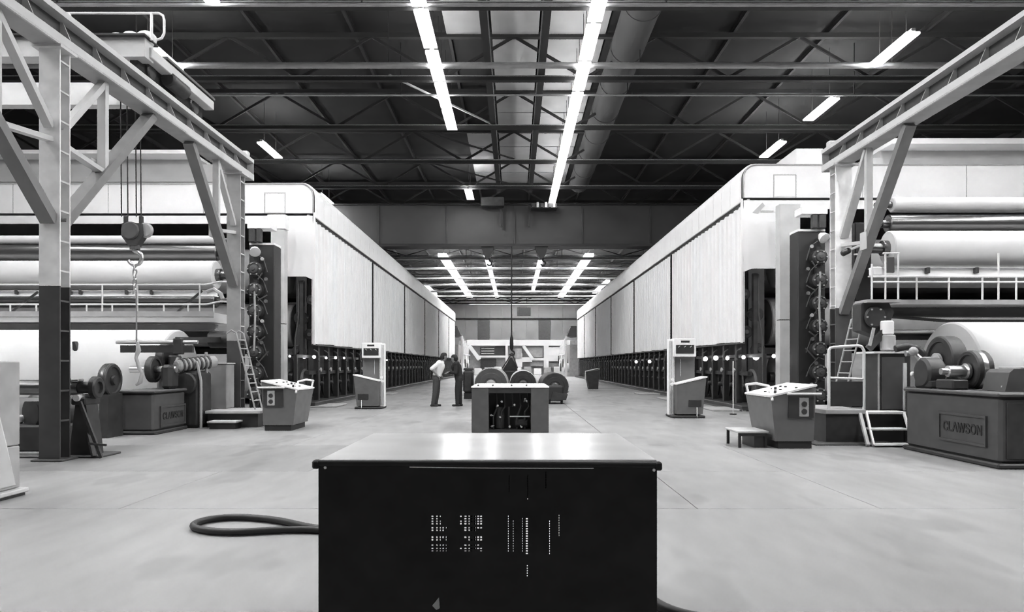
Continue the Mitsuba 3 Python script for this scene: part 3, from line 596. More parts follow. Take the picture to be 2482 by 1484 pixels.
part(t, 'carrier', B().bar((-7.0, 15.45, 1.86), (-7.0, 18.2, 1.96), .1, .12), 'machine')
b = B().box(-6.98, -6.42, 16.6, 17.05, .36, 1.36, .02)
t = thing('control_box', 'plain grey control box standing on the low platform by the smaller left column', 'cabinet')
part(t, 'body', b, 'steel_grey'); part(t, 'lid', B().box(-7.0, -6.40, 16.58, 17.07, 1.36, 1.39, .008), 'steel_light')
t = thing('low_platform', 'low dark platform with a bright edge and a lower step before the left machine', 'platform')
part(t, 'deck', B().box(-6.6, -5.422, 15.85, 16.56, .30, .36, .01), 'steel_light')
part(t, 'deck', B().box(-7.05, -5.422, 16.56, 17.05, .30, .36, .01), 'steel_light')
part(t, 'front_face', B().box(-6.58, -5.5, 15.95, 16.95, 0, .30), 'machine')
part(t, 'step', B().box(-6.396, -5.789, 15.45, 15.85, .13, .17, .008), 'steel_light')
part(t, 'step_face', B().box(-6.361, -5.824, 15.5, 15.85, 0, .13), 'machine')
def ladder(xt, xb, ya, yb, zt, zb, word, n=7):
    t = thing('ladder', f'narrow grey ladder leaning against the {word} machine', 'ladder')
    for y in (ya, yb):
        part(t, 'rail', B().tube([(xb, y, zb), (xb + (xt - xb) * .9, y, zb + (zt - zb) * .9), (xt, y, zt), (xt + (xt - xb) * .25, y, zt + .06), (xt + (xt - xb) * .5, y, zt - .02)], .02, 8), 'machine_light', smooth=40)
    for k in range(1, n + 1):
        f = k / (n + .8)
        part(t, 'rung', B().cyl((xb + (xt - xb) * f, ya, zb + (zt - zb) * f), (xb + (xt - xb) * f, yb, zb + (zt - zb) * f), .014, 8), 'machine_light', smooth=40)
ladder(-6.12, -5.70, 16.35, 16.8, 2.05, 0.36, 'left', 8)
# the tall dark side frame with bearings between the smaller column and the hood post
def side_frame(sg, x0, x1, y, ztop, word):
    """x0 < x1: the dark slab as seen from the camera, with bearing housings on its outer edge"""
    t = thing('calender_unit', f'tall dark machine frame crowded with bearings, valves and pipes on the {word}', 'machine frame')
    part(t, 'slab', B().box(x0, x1, y + .3, y + .9, 0, ztop, .02), 'steel_black')
    xo = x0 if sg < 0 else x1          # outer edge: away from the aisle
    d = -1 if sg < 0 else 1
    w = x1 - x0
    xb = xo - d * w * .33
    part(t, 'edge_rail', B().box(xb - .05, xb + .05, y + .16, y + .3, 0, ztop - .2), 'machine')
    r2 = np.random.default_rng(5)
    for k in range(7):
        z = .55 + k * (ztop - .9) / 6.6
        bh = part(t, 'bearing_housing', B().cyl((xb, y + .32, z), (xb, y + .02, z), .20, 24, .04), 'machine', smooth=30)
        part(bh, 'bearing_cap', B().lathe((xb, y + .02, z), (0, -1, 0), [(0, .12), (.04, .11), (.05, .05), (.09, .04)], 18), 'machine_mid', smooth=30)
        for a in range(6): part(bh, 'bolt', B().cyl((xb + .16 * math.cos(a * 1.047), y + .02, z + .16 * math.sin(a * 1.047)), (xb + .16 * math.cos(a * 1.047), y - .01, z + .16 * math.sin(a * 1.047)), .02, 6), 'machine_light')
        za = z + .3 + .1 * r2.random()
        part(t, 'pipe', B().tube([(xb + d * .12, y + .1, za), (xb - d * .05, y + .05, za + .05), (xb - d * .25, y + .06, za - .10 - .2 * r2.random()), (xb - d * .34, y + .1, za - .45)], .016, 6), 'machine_mid', smooth=40)
        part(t, 'valve', B().lathe((xb - d * (.1 + .25 * r2.random()), y + .12, za - .12), (0, -1, .2), [(0, .025), (.08, .025), (.08, .05), (.11, .05)], 12), 'machine_light' if k % 3 == 0 else 'machine_mid', smooth=30)
        part(t, 'lever', B().bar((xb - d * .1, y + .06, z - .28), (xb - d * (.1 + .3 * r2.random()), y + .02, z - .15 + .2 * r2.random()), .02, .035), 'machine_mid')
    part(t, 'hose', B().tube([(xb - d * .02, y + .0, ztop - 1.1), (xb - d * .05, y - .02, ztop - 2.0), (xb - d * .02, y - .02, ztop - 2.9)], .03, 8), 'machine_light', smooth=40)
    part(t, 'junction_box', B().box(xo - d * .05, xo - d * w * .32, y + .1, y + .3, ztop + .05, ztop + .42, .02), 'machine')
    part(t, 'junction_box', B().box(xo - d * w * .38, xo - d * w * .55, y + .1, y + .3, ztop + .05, ztop + .42, .02), 'machine')
    part(t, 'top_bracket', B().box(x0, x1, y + .3, y + .9, ztop, ztop + .06), 'hood')
    part(t, 'head_plate', B().box(x0 + .02, x1 - .02, y + .1, y + .6, ztop + .42, ztop + .6), 'hood')
    part(t, 'lamp_shade', B().lathe((xb, y + .06, ztop - .12), (.3, -.6, -.6), [(0, .05), (.1, .12), (.2, .15), (.21, .13)], 18), 'rail_white', smooth=30, label='small pale lamp shade')
    return t
side_frame(-1, -7.244, -6.556, 20.0, 4.62, 'left')
def hood_post(x0, x1, y, z1, word, collar=True):
    t = thing('hood_post', f'pale square post standing before the {word} hood end', 'post')
    part(t, 'shaft', B().box(x0, x1, y, y + .35, .04, z1, .012), 'steel_light')
    part(t, 'foot', B().box(x0 - .06, x1 + .06, y - .05, y + .4, 0, .04), 'machine_mid')
    if collar: part(t, 'collar', B().box(x0 - .10, x1 + .05, y - .03, y + .3, z1, z1 + .45, .01), 'hood')
    part(t, 'seam', B().box(x0 - .004, x1 + .004, y - .004, y + .2, 2.6, 2.63), 'machine_mid')
hood_post(-7.539, -7.117, 23.0, 5.55, 'left')
hood_post(7.513, 8.097, 21.0, 5.9, 'right', False)
# an empty spool on a trestle beside the big column
t = thing('spool_shaft', 'dark empty spool shaft with a round flanged end, lying behind the big left column', 'spool')
zs = 1.011
part(t, 'shaft', B().cyl((-14, 10.95, zs + .02), (-6.394, 10.95, zs), .11, 28), 'dark_metal', smooth=30)
part(t, 'neck', B().cyl((-6.424, 10.95, zs), (-6.211, 10.95, zs), .085, 24), 'machine', smooth=30)
part(t, 'flange', B().lathe((-6.229, 10.95, zs), (1, 0, 0), [(0, .1), (.03, .165), (.10, .165), (.12, .14), (.12, .09), (.08, .08), (.08, 0)], 32), 'machine', smooth=30)
part(t, 'key', B().box(-6.516, -6.336, 10.8, 10.95, zs + .09, zs + .13, .01), 'bright_metal')
t = thing('spool_trestle', 'dark trestle carrying the empty spool beside the big left column', 'trestle')
xa = -6.304
part(t, 'saddle', B().box(xa - .12, xa + .10, 10.75, 11.15, zs - .25, zs - .135, .02), 'machine')
part(t, 'saddle_pad', B().cyl((xa - .02, 10.72, zs - .145), (xa + .02, 11.1, zs - .145), .05, 14), 'rail_white', smooth=30)
part(t, 'post', B().hull([(xa + dx, yy, z) for z, w_ in ((.036, .17), (zs - .25, .08)) for dx in (-w_, w_) for yy in (10.8, 11.1)]), 'machine')
part(t, 'stay', B().bar((xa + .05, 10.7, zs - .2), (-5.889, 10.6, .02), .03, .05), 'machine')
part(t, 'stay', B().bar((xa + .02, 10.9, .5), (-6.051, 10.7, .02), .05, .06), 'machine')
part(t, 'rod', B().bar((-6.54, 10.75, 1.434), (-6.407, 10.75, 1.087), .015, .015), 'machine')
part(t, 'handle', B().bar((-6.071, 10.6, .22), (-5.818, 10.6, .20), .03, .03), 'machine')
part(t, 'rail', B().box(-9.5, -6.546, 10.85, 11.0, zs - .20, zs - .15), 'steel_light')
part(t, 'sill', B().box(-10.5, -5.976, 10.7, 11.3, 0, .035, .01), 'machine_mid')
t = thing('floor_motor', 'dark rounded motor on a base behind the big left column', 'motor')
part(t, 'body', B().cyl((-7.3, 11.2, .62), (-6.9, 11.9, .62), .28, 24, .05), 'machine', smooth=30)
part(t, 'pedestal', B().box(-7.5, -6.75, 11.0, 12.0, .05, .45, .03), 'machine')
part(t, 'base', B().box(-8.4, -6.7, 10.95, 12.1, 0, .06, .01), 'machine_light')
part(t, 'oiler', B().ball((-7.496, 11.3, 0.528), .06, 12), 'rail_white', smooth=True)
part(t, 'oiler_stem', B().cyl((-7.496, 11.3, .05), (-7.496, 11.3, 0.528), .02, 8), 'machine')
# grey cabinet cut by the left edge of the picture
t = thing('floor_cabinet', 'plain grey cabinet on a flared base, cut by the left edge of the picture', 'cabinet')
xr = -5.12
part(t, 'body', B().box(xr - 1.1, xr, 5.9, 7.7, .52, 1.385, .012), 'machine_light')
part(t, 'lower_body', B().box(xr - 1.1, xr, 5.9, 7.7, .08, .512, .012), 'machine_light')
part(t, 'flared_foot', B().hull([(xr - .02, y, z) for y, z in ((6.6, 1.0), (7.38, 1.0), (7.66, .1), (6.6, .1))] + [(xr + .02, y, z) for y, z in ((6.7, .8), (7.36, .82), (7.6, .12), (6.7, .12))]), 'steel_light')
part(t, 'base', B().box(xr - 1.2, xr + .07, 5.85, 7.74, .03, .075, .01), 'steel_light')
part(t, 'base_gap', B().box(xr - 1.2, xr + .05, 5.9, 7.7, 0, .03), 'rubber')

# ------------------------------------------------------------------ right paper machine
R1 = 20.0
machine_roll('calender_roll', 8.632, R1, 17.0, 5.005, .17, 'paper', 'white upper roll of the right machine', sg=1)
machine_roll('calender_roll', 8.337, R1, 16.6, 4.495, .20, 'dark_metal', 'dark steel roll between the white rolls of the right machine', sg=1)
machine_roll('calender_roll', 8.036, R1, 16.0, 3.857, .37, 'paper', 'thick white roll above the walkway of the right machine', sg=1)
t = beam('pale beam with small dark fittings along the walkway of the right machine', 7.46, R1, 15.4, 3.189, 3.378, 'hood')
for px in (2125, 2248, 2366): part(t, 'fitting', B().box((px - 1246) * .00856 - .03, (px - 1246) * .00856 + .03, 15.35, 15.5, 3.241, 3.369, .01), 'machine')
beam('grey ledge beam under the walkway of the right machine', 7.533, R1, 15.0, 2.317, 2.55, 'machine_mid')
beam('dark lower beam above the right white paper reel', 7.533, R1, 14.9, 1.85, 1.983, 'machine', fl=False)
t = thing('pipe_run', 'bright horizontal pipe over the right white paper reel', 'pipe')
part(t, 'pipe', B().cyl((7.505, 14.7, 2.003), (R1, 14.7, 2.003), .035, 14), 'bright_metal', smooth=30)
part(t, 'pipe', B().tube([(7.505, 14.75, 2.297), (8.608, 14.75, 2.216), (R1, 14.75, 2.183)], .03, 10), 'machine_mid', smooth=30)
t = thing('walkway', 'dark walkway with white pipe rails across the front of the right machine', 'walkway')
yw = 14.2; s = 14.2 / 1800
part(t, 'deck', B().box(6.855, R1, 14.2, 15.0, 2.502, 2.589), 'machine_light')
for nm, py in (('top_rail', 671), ('mid_rail', 684)):
    part(t, nm, B().cyl((6.855, yw, 1.35 + (884 - py) * s), (R1, yw, 1.35 + (884 - py) * s), .02, 10), 'rail_white', smooth=40)
for px, lo in ((2113, 640), (2146, 614), (2177, 614), (2222, 672), (2300, 672), (2381, 672), (2420, 614), (2463, 672)):
    x = (px - 1246) * s
    part(t, 'rail_post', B().cyl((x, yw, 2.589), (x, yw, 1.35 + (884 - lo) * s), .019, 8), 'rail_white', smooth=40)
part(t, 'upper_rail', B().cyl((7.053, yw, 3.48), (7.368, yw, 3.48), .018, 8), 'rail_white', smooth=40)
part(t, 'gate_plate', B().box(7.147, 7.305, 14.25, 14.3, 3.117, 3.417, .01), 'machine_mid')
part(t, 'end_fitting', B().box(6.871, 7.053, 14.22, 14.4, 3.054, 3.228, .02), 'rail_white')
t = thing('paper_reel', 'huge white reel of paper lying across under the right machine', 'paper reel')
part(t, 'paper', B().cyl((8.198, 14.0, 1.09), (R1, 14.0, 1.09), 1.06, 96, .03), 'paper', smooth=30)
part(t, 'core', B().cyl((7.902, 14.0, 1.09), (8.198, 14.0, 1.09), .2, 28, .02), 'dark_metal', smooth=30)
single('white_wall_panel', 'white panel standing behind the brake discs of the right reel', 'panel', B().box(8.008, 10.175, 15.6, 15.65, .1, 1.87).box(8.051, 8.095, 15.6, 15.7, 0, .1).box(10.088, 10.131, 15.6, 15.7, 0, .1), 'paper')
t = reel_stand(6.28, 7.4, 9.6, 11.9, .93, 'right', 1)
part(t, 'rear_bed', B().box(6.76, 7.4, 11.9, 12.85, 0, .97, .02), 'machine')
part(t, 'front_panel', B().box(6.36, 7.34, 9.58, 9.6, .12, .86, .01), 'machine')
t = thing('brake_disc', 'dark brake disc with a painted rim highlight on the right stand, nearer of two', 'wheel')
disc(t, 'disc', (6.95, 11.0, 1.275), (-1, 0, 0), .285, .24, 'machine')
part(t, 'rim_band', B().lathe((6.86, 11.0, 1.275), (-1, 0, 0), [(0, .29), (.07, .29)], 44), 'bright_metal', smooth=30, label='bright band painted as a highlight on the rim')  # bright ring stands for the highlight on the disc rim
part(t, 'shaft', B().lathe((6.72, 11.0, 1.25), (-1, 0, 0), [(0, .12), (.04, .12), (.05, .085), (.30, .085), (.31, .05), (.4, .05)], 24), 'bright_metal', smooth=30)
part(t, 'bearing', B().box(6.38, 6.62, 10.8, 11.25, .985, 1.13, .02), 'machine')
t = thing('brake_disc', 'large dark brake disc on the right stand, farther of two', 'wheel')
disc(t, 'disc', (7.28, 12.3, 1.40), (-1, 0, 0), .42, .26, 'machine')
part(t, 'shaft', B().lathe((7.02, 12.3, 1.40), (-1, 0, 0), [(0, .14), (.05, .14), (.06, .08), (.3, .08)], 24), 'machine_light', smooth=30)
part(t, 'housing', B().box(6.78, 6.92, 12.1, 12.5, .972, 1.4, .04), 'machine')
t = thing('bearing_block', 'grey bearing block with sloped shoulders at the right edge of the picture', 'bearing')
part(t, 'body', B().hull([(x, y, z) for y in (10.1, 10.6) for x, z in ((6.68, .985), (7.28, .985), (6.74, 1.24), (7.18, 1.24), (6.80, 1.29), (7.12, 1.29))]), 'machine_mid')
part(t, 'cap', B().box(6.9, 7.14, 10.12, 10.58, 1.28, 1.32, .01), 'machine_light')
for x in (6.72, 7.22): part(t, 'bolt', B().cyl((x, 10.2, .99), (x, 10.2, 1.06), .03, 8), 'machine_light')
part(t, 'end_shim', B().box(7.15, 7.4, 9.75, 10.1, .985, 1.03, .01), 'hood')
t = thing('coupling', 'cluster of dark couplings and bright pipe between the steps and the right brake discs', 'coupling')
part(t, 'drum', B().cyl((6.36, 11.62, 1.22), (6.66, 11.62, 1.22), .24, 26, .04), 'machine', smooth=30)
part(t, 'housing', B().box(6.38, 6.64, 11.4, 11.85, .98, 1.12, .03), 'machine')
part(t, 'pipe', B().tube([(6.485, 12.3, 1.528), (6.622, 12.3, 1.541), (6.669, 12.2, 1.445), (6.715, 12.1, 1.363), (6.773, 12.0, 1.35)], .045, 10), 'bright_metal', smooth=40)
part(t, 'hood_band', B().tube([(6.417, 12.5, 1.614), (6.625, 12.5, 1.656), (6.744, 12.4, 1.612), (6.848, 12.4, 1.502)], .06, 10), 'steel_black', smooth=40)
part(t, 'elbow', B().ball((6.561, 12.2, 1.567), .075, 14), 'machine_light', smooth=True)
part(t, 'valve', B().ball((6.386, 11.9, 1.198), .04, 10), 'rail_white', smooth=True)
# ------------------------------------------------------------------ steps, platform and guard rail
t = thing('step_unit', 'low dark platform with three bright-edged steps, before the right machine', 'steps')
yb, yt = 12.15, 12.75
part(t, 'platform', B().box(5.32, 6.025, 12.7, 14.2, .50, .58, .01), 'machine_light')
part(t, 'platform_face', B().box(5.355, 6.035, 12.75, 14.1, 0, .50), 'machine')
part(t, 'landing', B().box(6.049, 6.715, 12.7, 13.04, .50, .545, .008), 'rail_white')
part(t, 'landing_face', B().box(6.12, 6.837, 12.9, 13.04, 0, .5), 'steel_black')
for a, c in ((2100, 2118), (2191, 2214)):
    xa = (a - 1246) * 12.7 / 1800; xc = (c - 1246) * 12.15 / 1800
    part(t, 'stringer', B().bar((xa, 12.7, .52), (xc, 12.15, .02), .03, .07), 'rail_white')
part(t, 'side_stringer', B().bar((5.927, 12.72, .5), (5.792, 12.15, .02), .05, .07), 'machine_light')
part(t, 'tread', B().box(5.938, 6.572, 12.35, 12.6, .255, .285, .006), 'rail_white')
part(t, 'tread', B().box(5.886, 6.521, 12.1, 12.35, .02, .05, .006), 'rail_white')
part(t, 'kick_base', B().box(5.027, 6.46, 12.36, 12.9, 0, .02), 'machine_mid')
t = thing('guard_rail', 'white pipe guard rail with rounded corners, standing on the low platform at right', 'guard rail')
ya = 12.8
def P2(px, py): return ((px - 1246) * ya / 1800, ya, 1.35 + (884 - py) * ya / 1800)
part(t, 'frame', B().tube([P2(2009, 1000), P2(2009, 850), P2(2012, 844), P2(2020, 842), P2(2080, 838), P2(2089, 841), P2(2094, 850), P2(2094, 1000)], .026, 10), 'rail_white', smooth=40)
part(t, 'mid_rail', B().cyl(P2(2009, 916), P2(2094, 919), .02, 8), 'rail_white', smooth=40)
part(t, 'panel', B().box(P2(2013, 0)[0], P2(2090, 0)[0], ya - .008, ya + .008, 0.632, 1.058), 'machine')
t = thing('switch_cabinet', 'dark upright cabinet with bright corner edges at the top of the steps', 'cabinet')
part(t, 'body', B().box(6.424, 6.996, 13.1, 13.7, 0, 1.555, .012), 'machine')
part(t, 'door', B().box(6.477, 6.885, 13.085, 13.1, 0.557, 1.481, .004), 'machine_mid')
part(t, 'edge_strip', B().box(6.851, 6.909, 13.06, 13.085, 0.542, 1.379), 'rail_white', label='bright corner strip')
part(t, 'edge_strip', B().box(6.409, 6.431, 13.06, 13.085, 0.542, 1.539), 'machine_light')
part(t, 'top_edge', B().box(6.322, 6.931, 13.05, 13.72, 1.546, 1.583), 'rail_white')
t = thing('valve_gear', 'dark rounded valve gear with a pale cylinder above the switch cabinet', 'valve')
part(t, 'casing', B().hull([(x, y, z) for y in (13.65, 14.0) for x, z in ((6.38, 1.98), (6.38, 2.46), (6.5, 2.55), (6.86, 2.55), (6.98, 2.3), (6.86, 2.0), (6.7, 1.86))]), 'machine')
part(t, 'casing_cover', B().cyl((6.62, 13.65, 2.22), (6.62, 13.58, 2.22), .2, 22, .03), 'machine', smooth=30)
for k in range(6): part(t, 'cover_bolt', B().cyl((6.62 + .16 * math.cos(k * 1.047), 13.58, 2.22 + .16 * math.sin(k * 1.047)), (6.62 + .16 * math.cos(k * 1.047), 13.56, 2.22 + .16 * math.sin(k * 1.047)), .018, 6), 'machine_light')
part(t, 'leg', B().box(6.85, 6.97, 13.75, 13.9, 0, 1.98), 'machine')
part(t, 'pale_cylinder', B().cyl((6.78, 13.5, 1.89), (6.78, 13.5, 2.145), .115, 24, .02), 'hood', smooth=30)
part(t, 'neck', B().cyl((6.795, 13.5, 1.605), (6.795, 13.5, 1.89), .13, 20, .02), 'machine_light', smooth=30)
part(t, 'top_plate', B().box(6.424, 7.033, 13.5, 14.0, 2.484, 2.537), 'machine_light')
part(t, 'bracket', B().bar((6.442, 13.5, 1.635), (6.75, 13.5, 1.98), .08, .12), 'machine')
part(t, 'stem', B().bar((6.441, 13.45, 1.692), (6.516, 13.45, 2.013), .03, .05), 'machine_light')
t = thing('handrail_stub', 'short bright handrail and bracket reaching past the right column', 'handrail')
part(t, 'bar', B().cyl((7.218, 16.2, 3.816), (7.731, 16.2, 4.014), .03, 10), 'rail_white', smooth=40)
part(t, 'grip', B().cyl((7.146, 16.2, 3.762), (7.326, 16.2, 3.852), .065, 12, .02), 'machine', smooth=40)
part(t, 'bar', B().cyl((7.508, 16.4, 3.783), (7.763, 16.4, 3.783), .02, 8), 'rail_white', smooth=40)
part(t, 'bracket', B().box(7.599, 7.968, 16.55, 16.9, 2.77, 4.522, .02), 'steel_black')
side_frame(1, 7.456, 8.171, 19.2, 4.85, 'right')
ladder(7.15, 6.60, 15.2, 15.75, 2.30, .0, 'right', 9)

# ------------------------------------------------------------------ control consoles along the aisle
def console(sg, xa, y0, L, label):
    """xa: |X| of the low aisle-side edge of the desk top; the top rises away from the aisle"""
    t = thing('control_console', label, 'control console', None)
    def add(name, b, m, under=None, **kw):
        if sg < 0: b.flipx()
        return part(under or t, name, b, m, **kw)
    xb = xa + .72
    pts = [(x, y, z) for x, y, z in ((xa + .09, y0 + .05, .12), (xb - .02, y0 + .05, .12), (xa + .09, y0 + L - .14, .12), (xb - .02, y0 + L - .14, .12),
                                     (xa, y0, .83), (xb, y0, 1.0), (xa, y0 + L, .83), (xb, y0 + L, 1.0))]
    add('body', B().hull(pts), 'console')
    add('kick_base', B().box(xa + .14, xb - .04, y0 + .08, y0 + L - .18, 0, .12), 'rubber')
    sl = .17 / .72
    last = add('desk_top', B().hull([(x, y, .83 + (x - xa) * sl + dz) for x in (xa - .02, xb + .01) for y in (y0 - .02, y0 + L) for dz in (.002, .03)]), 'console_top')
    r = np.random.default_rng(11); top = last
    for i in range(5):
        for j in range(3):
            x = xa + .12 + .17 * j; y = y0 + .15 + (L - .35) * i / 4
            z = .83 + (x - xa) * sl + .03
            h = .04 if (i + j) % 3 else .09
            if (i * 3 + j) % 4 == 1 or i == 4: continue
            add('knob', B().cyl((x, y, z), (x, y, z + h * .5), .022, 10, .004), 'rubber', under=top)
    add('front_recess', B().box(xa + .28, xb - .04, y0 - .005, y0 + .04, .50, .90), 'machine')
    gp = add('gauge_plate', B().box(xa + .45, xa + .60, y0 - .012, y0, .52, .82, .003), 'machine_light')
    for z in (.60, .72): add('gauge', B().cyl((xa + .525, y0 - .012, z), (xa + .525, y0 - .03, z), .045, 18, .006), 'machine', under=gp)
    fb = add('front_bar', B().cyl((xa + .24, y0 - .06, .885), (xb + .06, y0 - .06, .885), .02, 10), 'rail_white', smooth=40)
    for x in (xa + .26, xb): add('bar_bracket', B().bar((x, y0 - .06, .885), (x, y0 + .03, .885), .025, .025), 'rail_white', under=fb)
    add('hand_loop', B().tube([(xa + .02, y0 + L - .1, .84), (xa - .02, y0 + L - .1, 1.0), (xa + .02, y0 + L * .6, 1.03), (xa + .04, y0 + .22, 1.0), (xa + .02, y0 + .03, .86), (xa + .01, y0 - .03, .78)], .022, 8), 'rail_white', smooth=40)
console(-1, 4.40, 15.05, 1.25, 'tapered grey control console with white sloping top, on the left beside the ladder')
console(1, 4.10, 11.85, 1.30, 'tapered grey control console with white sloping top, beside a step stool on the right')
def desk_console(sg, xa, y0, label):
    t = thing('desk_console', label, 'control console')
    def add(name, b, m, under=None, **kw):
        if sg < 0: b.flipx()
        return part(under or t, name, b, m, **kw)
    xb = xa + .72; L = .85
    add('body', B().hull([(xa, y0 + .06, .1), (xb - .08, y0 + .06, .1), (xa, y0 + L, .1), (xb - .08, y0 + L, .1), (xa - .02, y0, .84), (xb, y0, 1.02), (xa - .02, y0 + L, .84), (xb, y0 + L, 1.02)]), 'console')
    add('desk_top', B().hull([(x, y, z + dz) for x, z in ((xa - .04, .84), (xb + .02, 1.025)) for y in (y0 - .02, y0 + L * .75) for dz in (0, .03)]), 'console_top')
    add('base', B().box(xa - .12, xb - .02, y0 + .02, y0 + L + .05, 0, .07, .02), 'rubber')
    add('foot_recess', B().box(xa + .28, xa + .6, y0 + .015, y0 + .05, .30, .46, .004), 'steel_black')
    add('edge_strip', B().box(xa + .48, xa + .50, y0 + .02, y0 + .045, .02, .28), 'rail_white')
    up = add('upright_panel', B().box(xa + .02, xa + .56, y0 + .55, y0 + .70, .9, 1.58, .01), 'console')
    add('panel_seam', B().box(xa + .19, xa + .20, y0 + .543, y0 + .551, 1.05, 1.5), 'rail_white', under=up)
    po = add('post', B().box(xa - .13, xa + .01, y0 + .42, y0 + .72, .05, 2.0, .015), 'hood')
    for k in range(3): add('post_rib', B().box(xa - .12 + .045 * k, xa - .105 + .045 * k, y0 + .405, y0 + .42, .1, 1.95), 'machine_light', under=po)
    db = add('display_box', B().box(xa - .03, xa + .55, y0 + .35, y0 + .66, 1.55, 2.02, .015), 'hood')
    add('display', B().box(xa + .03, xa + .49, y0 + .335, y0 + .351, 1.63, 1.85, .004), 'steel_black', label='dark display window', under=db)
    for k in range(3): add('pointer', B().bar((xa + .09 + .15 * k, y0 + .33, 1.79), (xa + .13 + .15 * k, y0 + .33, 1.83), .012, .012), 'rail_white', under=db)
    add('name_slot', B().box(xa + .16, xa + .38, y0 + .34, y0 + .351, 1.91, 1.96, .004), 'rubber', under=db)
    for x, z in ((xa - .12, .84), (xa - .1, .96)): add('knob', B().cyl((x, y0 + .2, z), (x, y0 + .1, z), .04, 12, .01), 'rail_white')
desk_console(-1, 4.12, 22.4, 'taller grey console with white display box and post, by the left hood')
desk_console(1, 4.10, 18.6, 'taller grey console with white display box and post, by the right hood')
t = thing('control_console', 'small dark console with pale rail, far along the foot of the right hood', 'control console')
y = 41.0
part(t, 'body', B().hull([(x, yy, z) for yy in (41.0, 41.8) for x, z in ((4.15, 0), (4.65, 0), (3.95, .95), (4.7, 1.05))]), 'machine')
part(t, 'rail', B().tube([(3.93, 40.97, .55), (3.93, 40.97, .98), (4.55, 40.97, 1.12), (4.72, 40.97, 1.1)], .025, 8), 'rail_white', smooth=40)
t = thing('step_stool', 'low dark step stool with a pale top at the foot of the right console', 'stool')
part(t, 'top', B().box(3.62, 4.12, 12.0, 12.75, .24, .275, .008), 'steel_light')
for x in (3.64, 4.06):
    for y in (12.03, 12.68): part(t, 'leg', B().box(x, x + .04, y, y + .04, 0, .24), 'rubber')
part(t, 'side_apron', B().box(3.64, 4.1, 12.03, 12.06, .19, .24), 'machine')
part(t, 'skirt', B().box(3.9, 4.1, 12.06, 12.7, 0.0, .24), 'machine')
for k, (sg, x0, y) in enumerate(((-1, 5.6, 23.3), (1, 5.75, 21.4), (1, 5.7, 28.0), (1, 5.6, 33.0), (-1, 5.4, 33.0))):
    lab = ['thin floor plate by the foot of the left hood, nearest the camera', 'thin floor plate by the foot of the right hood, nearest the camera', 'thin floor plate by the right hood, second along', 'thin floor plate by the right hood, third along', 'thin floor plate by the left hood, farther along'][k]
    single('floor_plate', lab, 'floor plate', B().box(sg * x0, sg * (x0 + .95), y, y + 1.6, 0, .05, .01), 'machine_light')
t = thing('cable_post', 'thin pale upright rod at the foot of the right hood', 'rod')
part(t, 'rod', B().cyl((5.9, 20.0, .03), (5.9, 20.0, 1.45), .016, 8), 'rail_white'); part(t, 'foot', B().cyl((5.9, 20, 0), (5.9, 20, .03), .09, 14), 'machine')

# ------------------------------------------------------------------ the open-fronted box in the middle of the aisle
t = thing('machine_pedestal', 'dark grey box with pale top and open bay of valves amid the aisle', 'machine box')
x0, x1, ya, yc = -0.841, 0.686, 14.7, 16.3
xa, xb = -0.506, 0.335
zt = .885
part(t, 'left_panel', B().box(x0, xa, ya, yc, 0, zt, .01), 'box_grey')
part(t, 'right_panel', B().box(xb, x1, ya, yc, 0, zt, .01), 'box_grey')
part(t, 'bay_back', B().box(xa, xb, ya + .55, yc, 0, zt), 'steel_black')
part(t, 'bay_head', B().box(xa, xb, ya + .01, ya + .55, zt - .10, zt), 'machine')
part(t, 'bay_floor', B().box(xa, xb, ya + .01, ya + .55, 0, .05), 'machine')
part(t, 'top', B().box(x0 - .01, x1 + .01, ya - .01, yc + .7, zt, zt + .035, .008), 'hood')
part(t, 'rear_body', B().box(x0 + .1, x1 - .1, yc, yc + .65, 0, zt), 'box_grey')
r = np.random.default_rng(3)
w = xb - xa
for (px, pz) in ((.12, .07), (.18, .5), (.1, .3), (.5, .07), (.75, .07), (.32, .6), (.62, .52), (.84, .62), (.92, .6), (.25, .27)):
    part(t, 'valve', B().lathe((xa + w * px, ya + .22, zt * pz + .06), (r.random() - .5, -1, r.random() - .3), [(0, .012), (.08, .012), (.09, .022), (.11, .02)], 12), 'machine_light', smooth=40)
for k in range(5):
    xx = xa + w * (.1 + .19 * k)
    part(t, 'pipe', B().tube([(xx, ya + .3, .05), (xx, ya + .26, .3 + .1 * (k % 3)), (xx + .08, ya + .28, .5), (xx + .06, ya + .3, zt - .1)], .022, 8), 'machine', smooth=40)
part(t, 'cross_pipe', B().cyl((xa + w * .5, ya + .16, .31), (xb - .02, ya + .16, .31), .014, 8), 'machine_light')
part(t, 'pump', B().cyl((xa + w * .62, ya + .35, .16), (xb - .05, ya + .35, .16), .1, 18, .02), 'machine', smooth=30)
part(t, 'tank', B().cyl((xa + w * .25, ya + .38, .05), (xa + w * .25, ya + .38, .5), .11, 18, .02), 'machine', smooth=30)
for k, (px, pz, dx) in enumerate(((1160, 0, .0), (1195, 0, .0), (1240, 0, .0), (1276, 0, .0))):
    part(t, 'lifting_eye', B().ball(((px - 1246) * .0083, ya + .1, zt + .05), .02, 8), 'rubber')

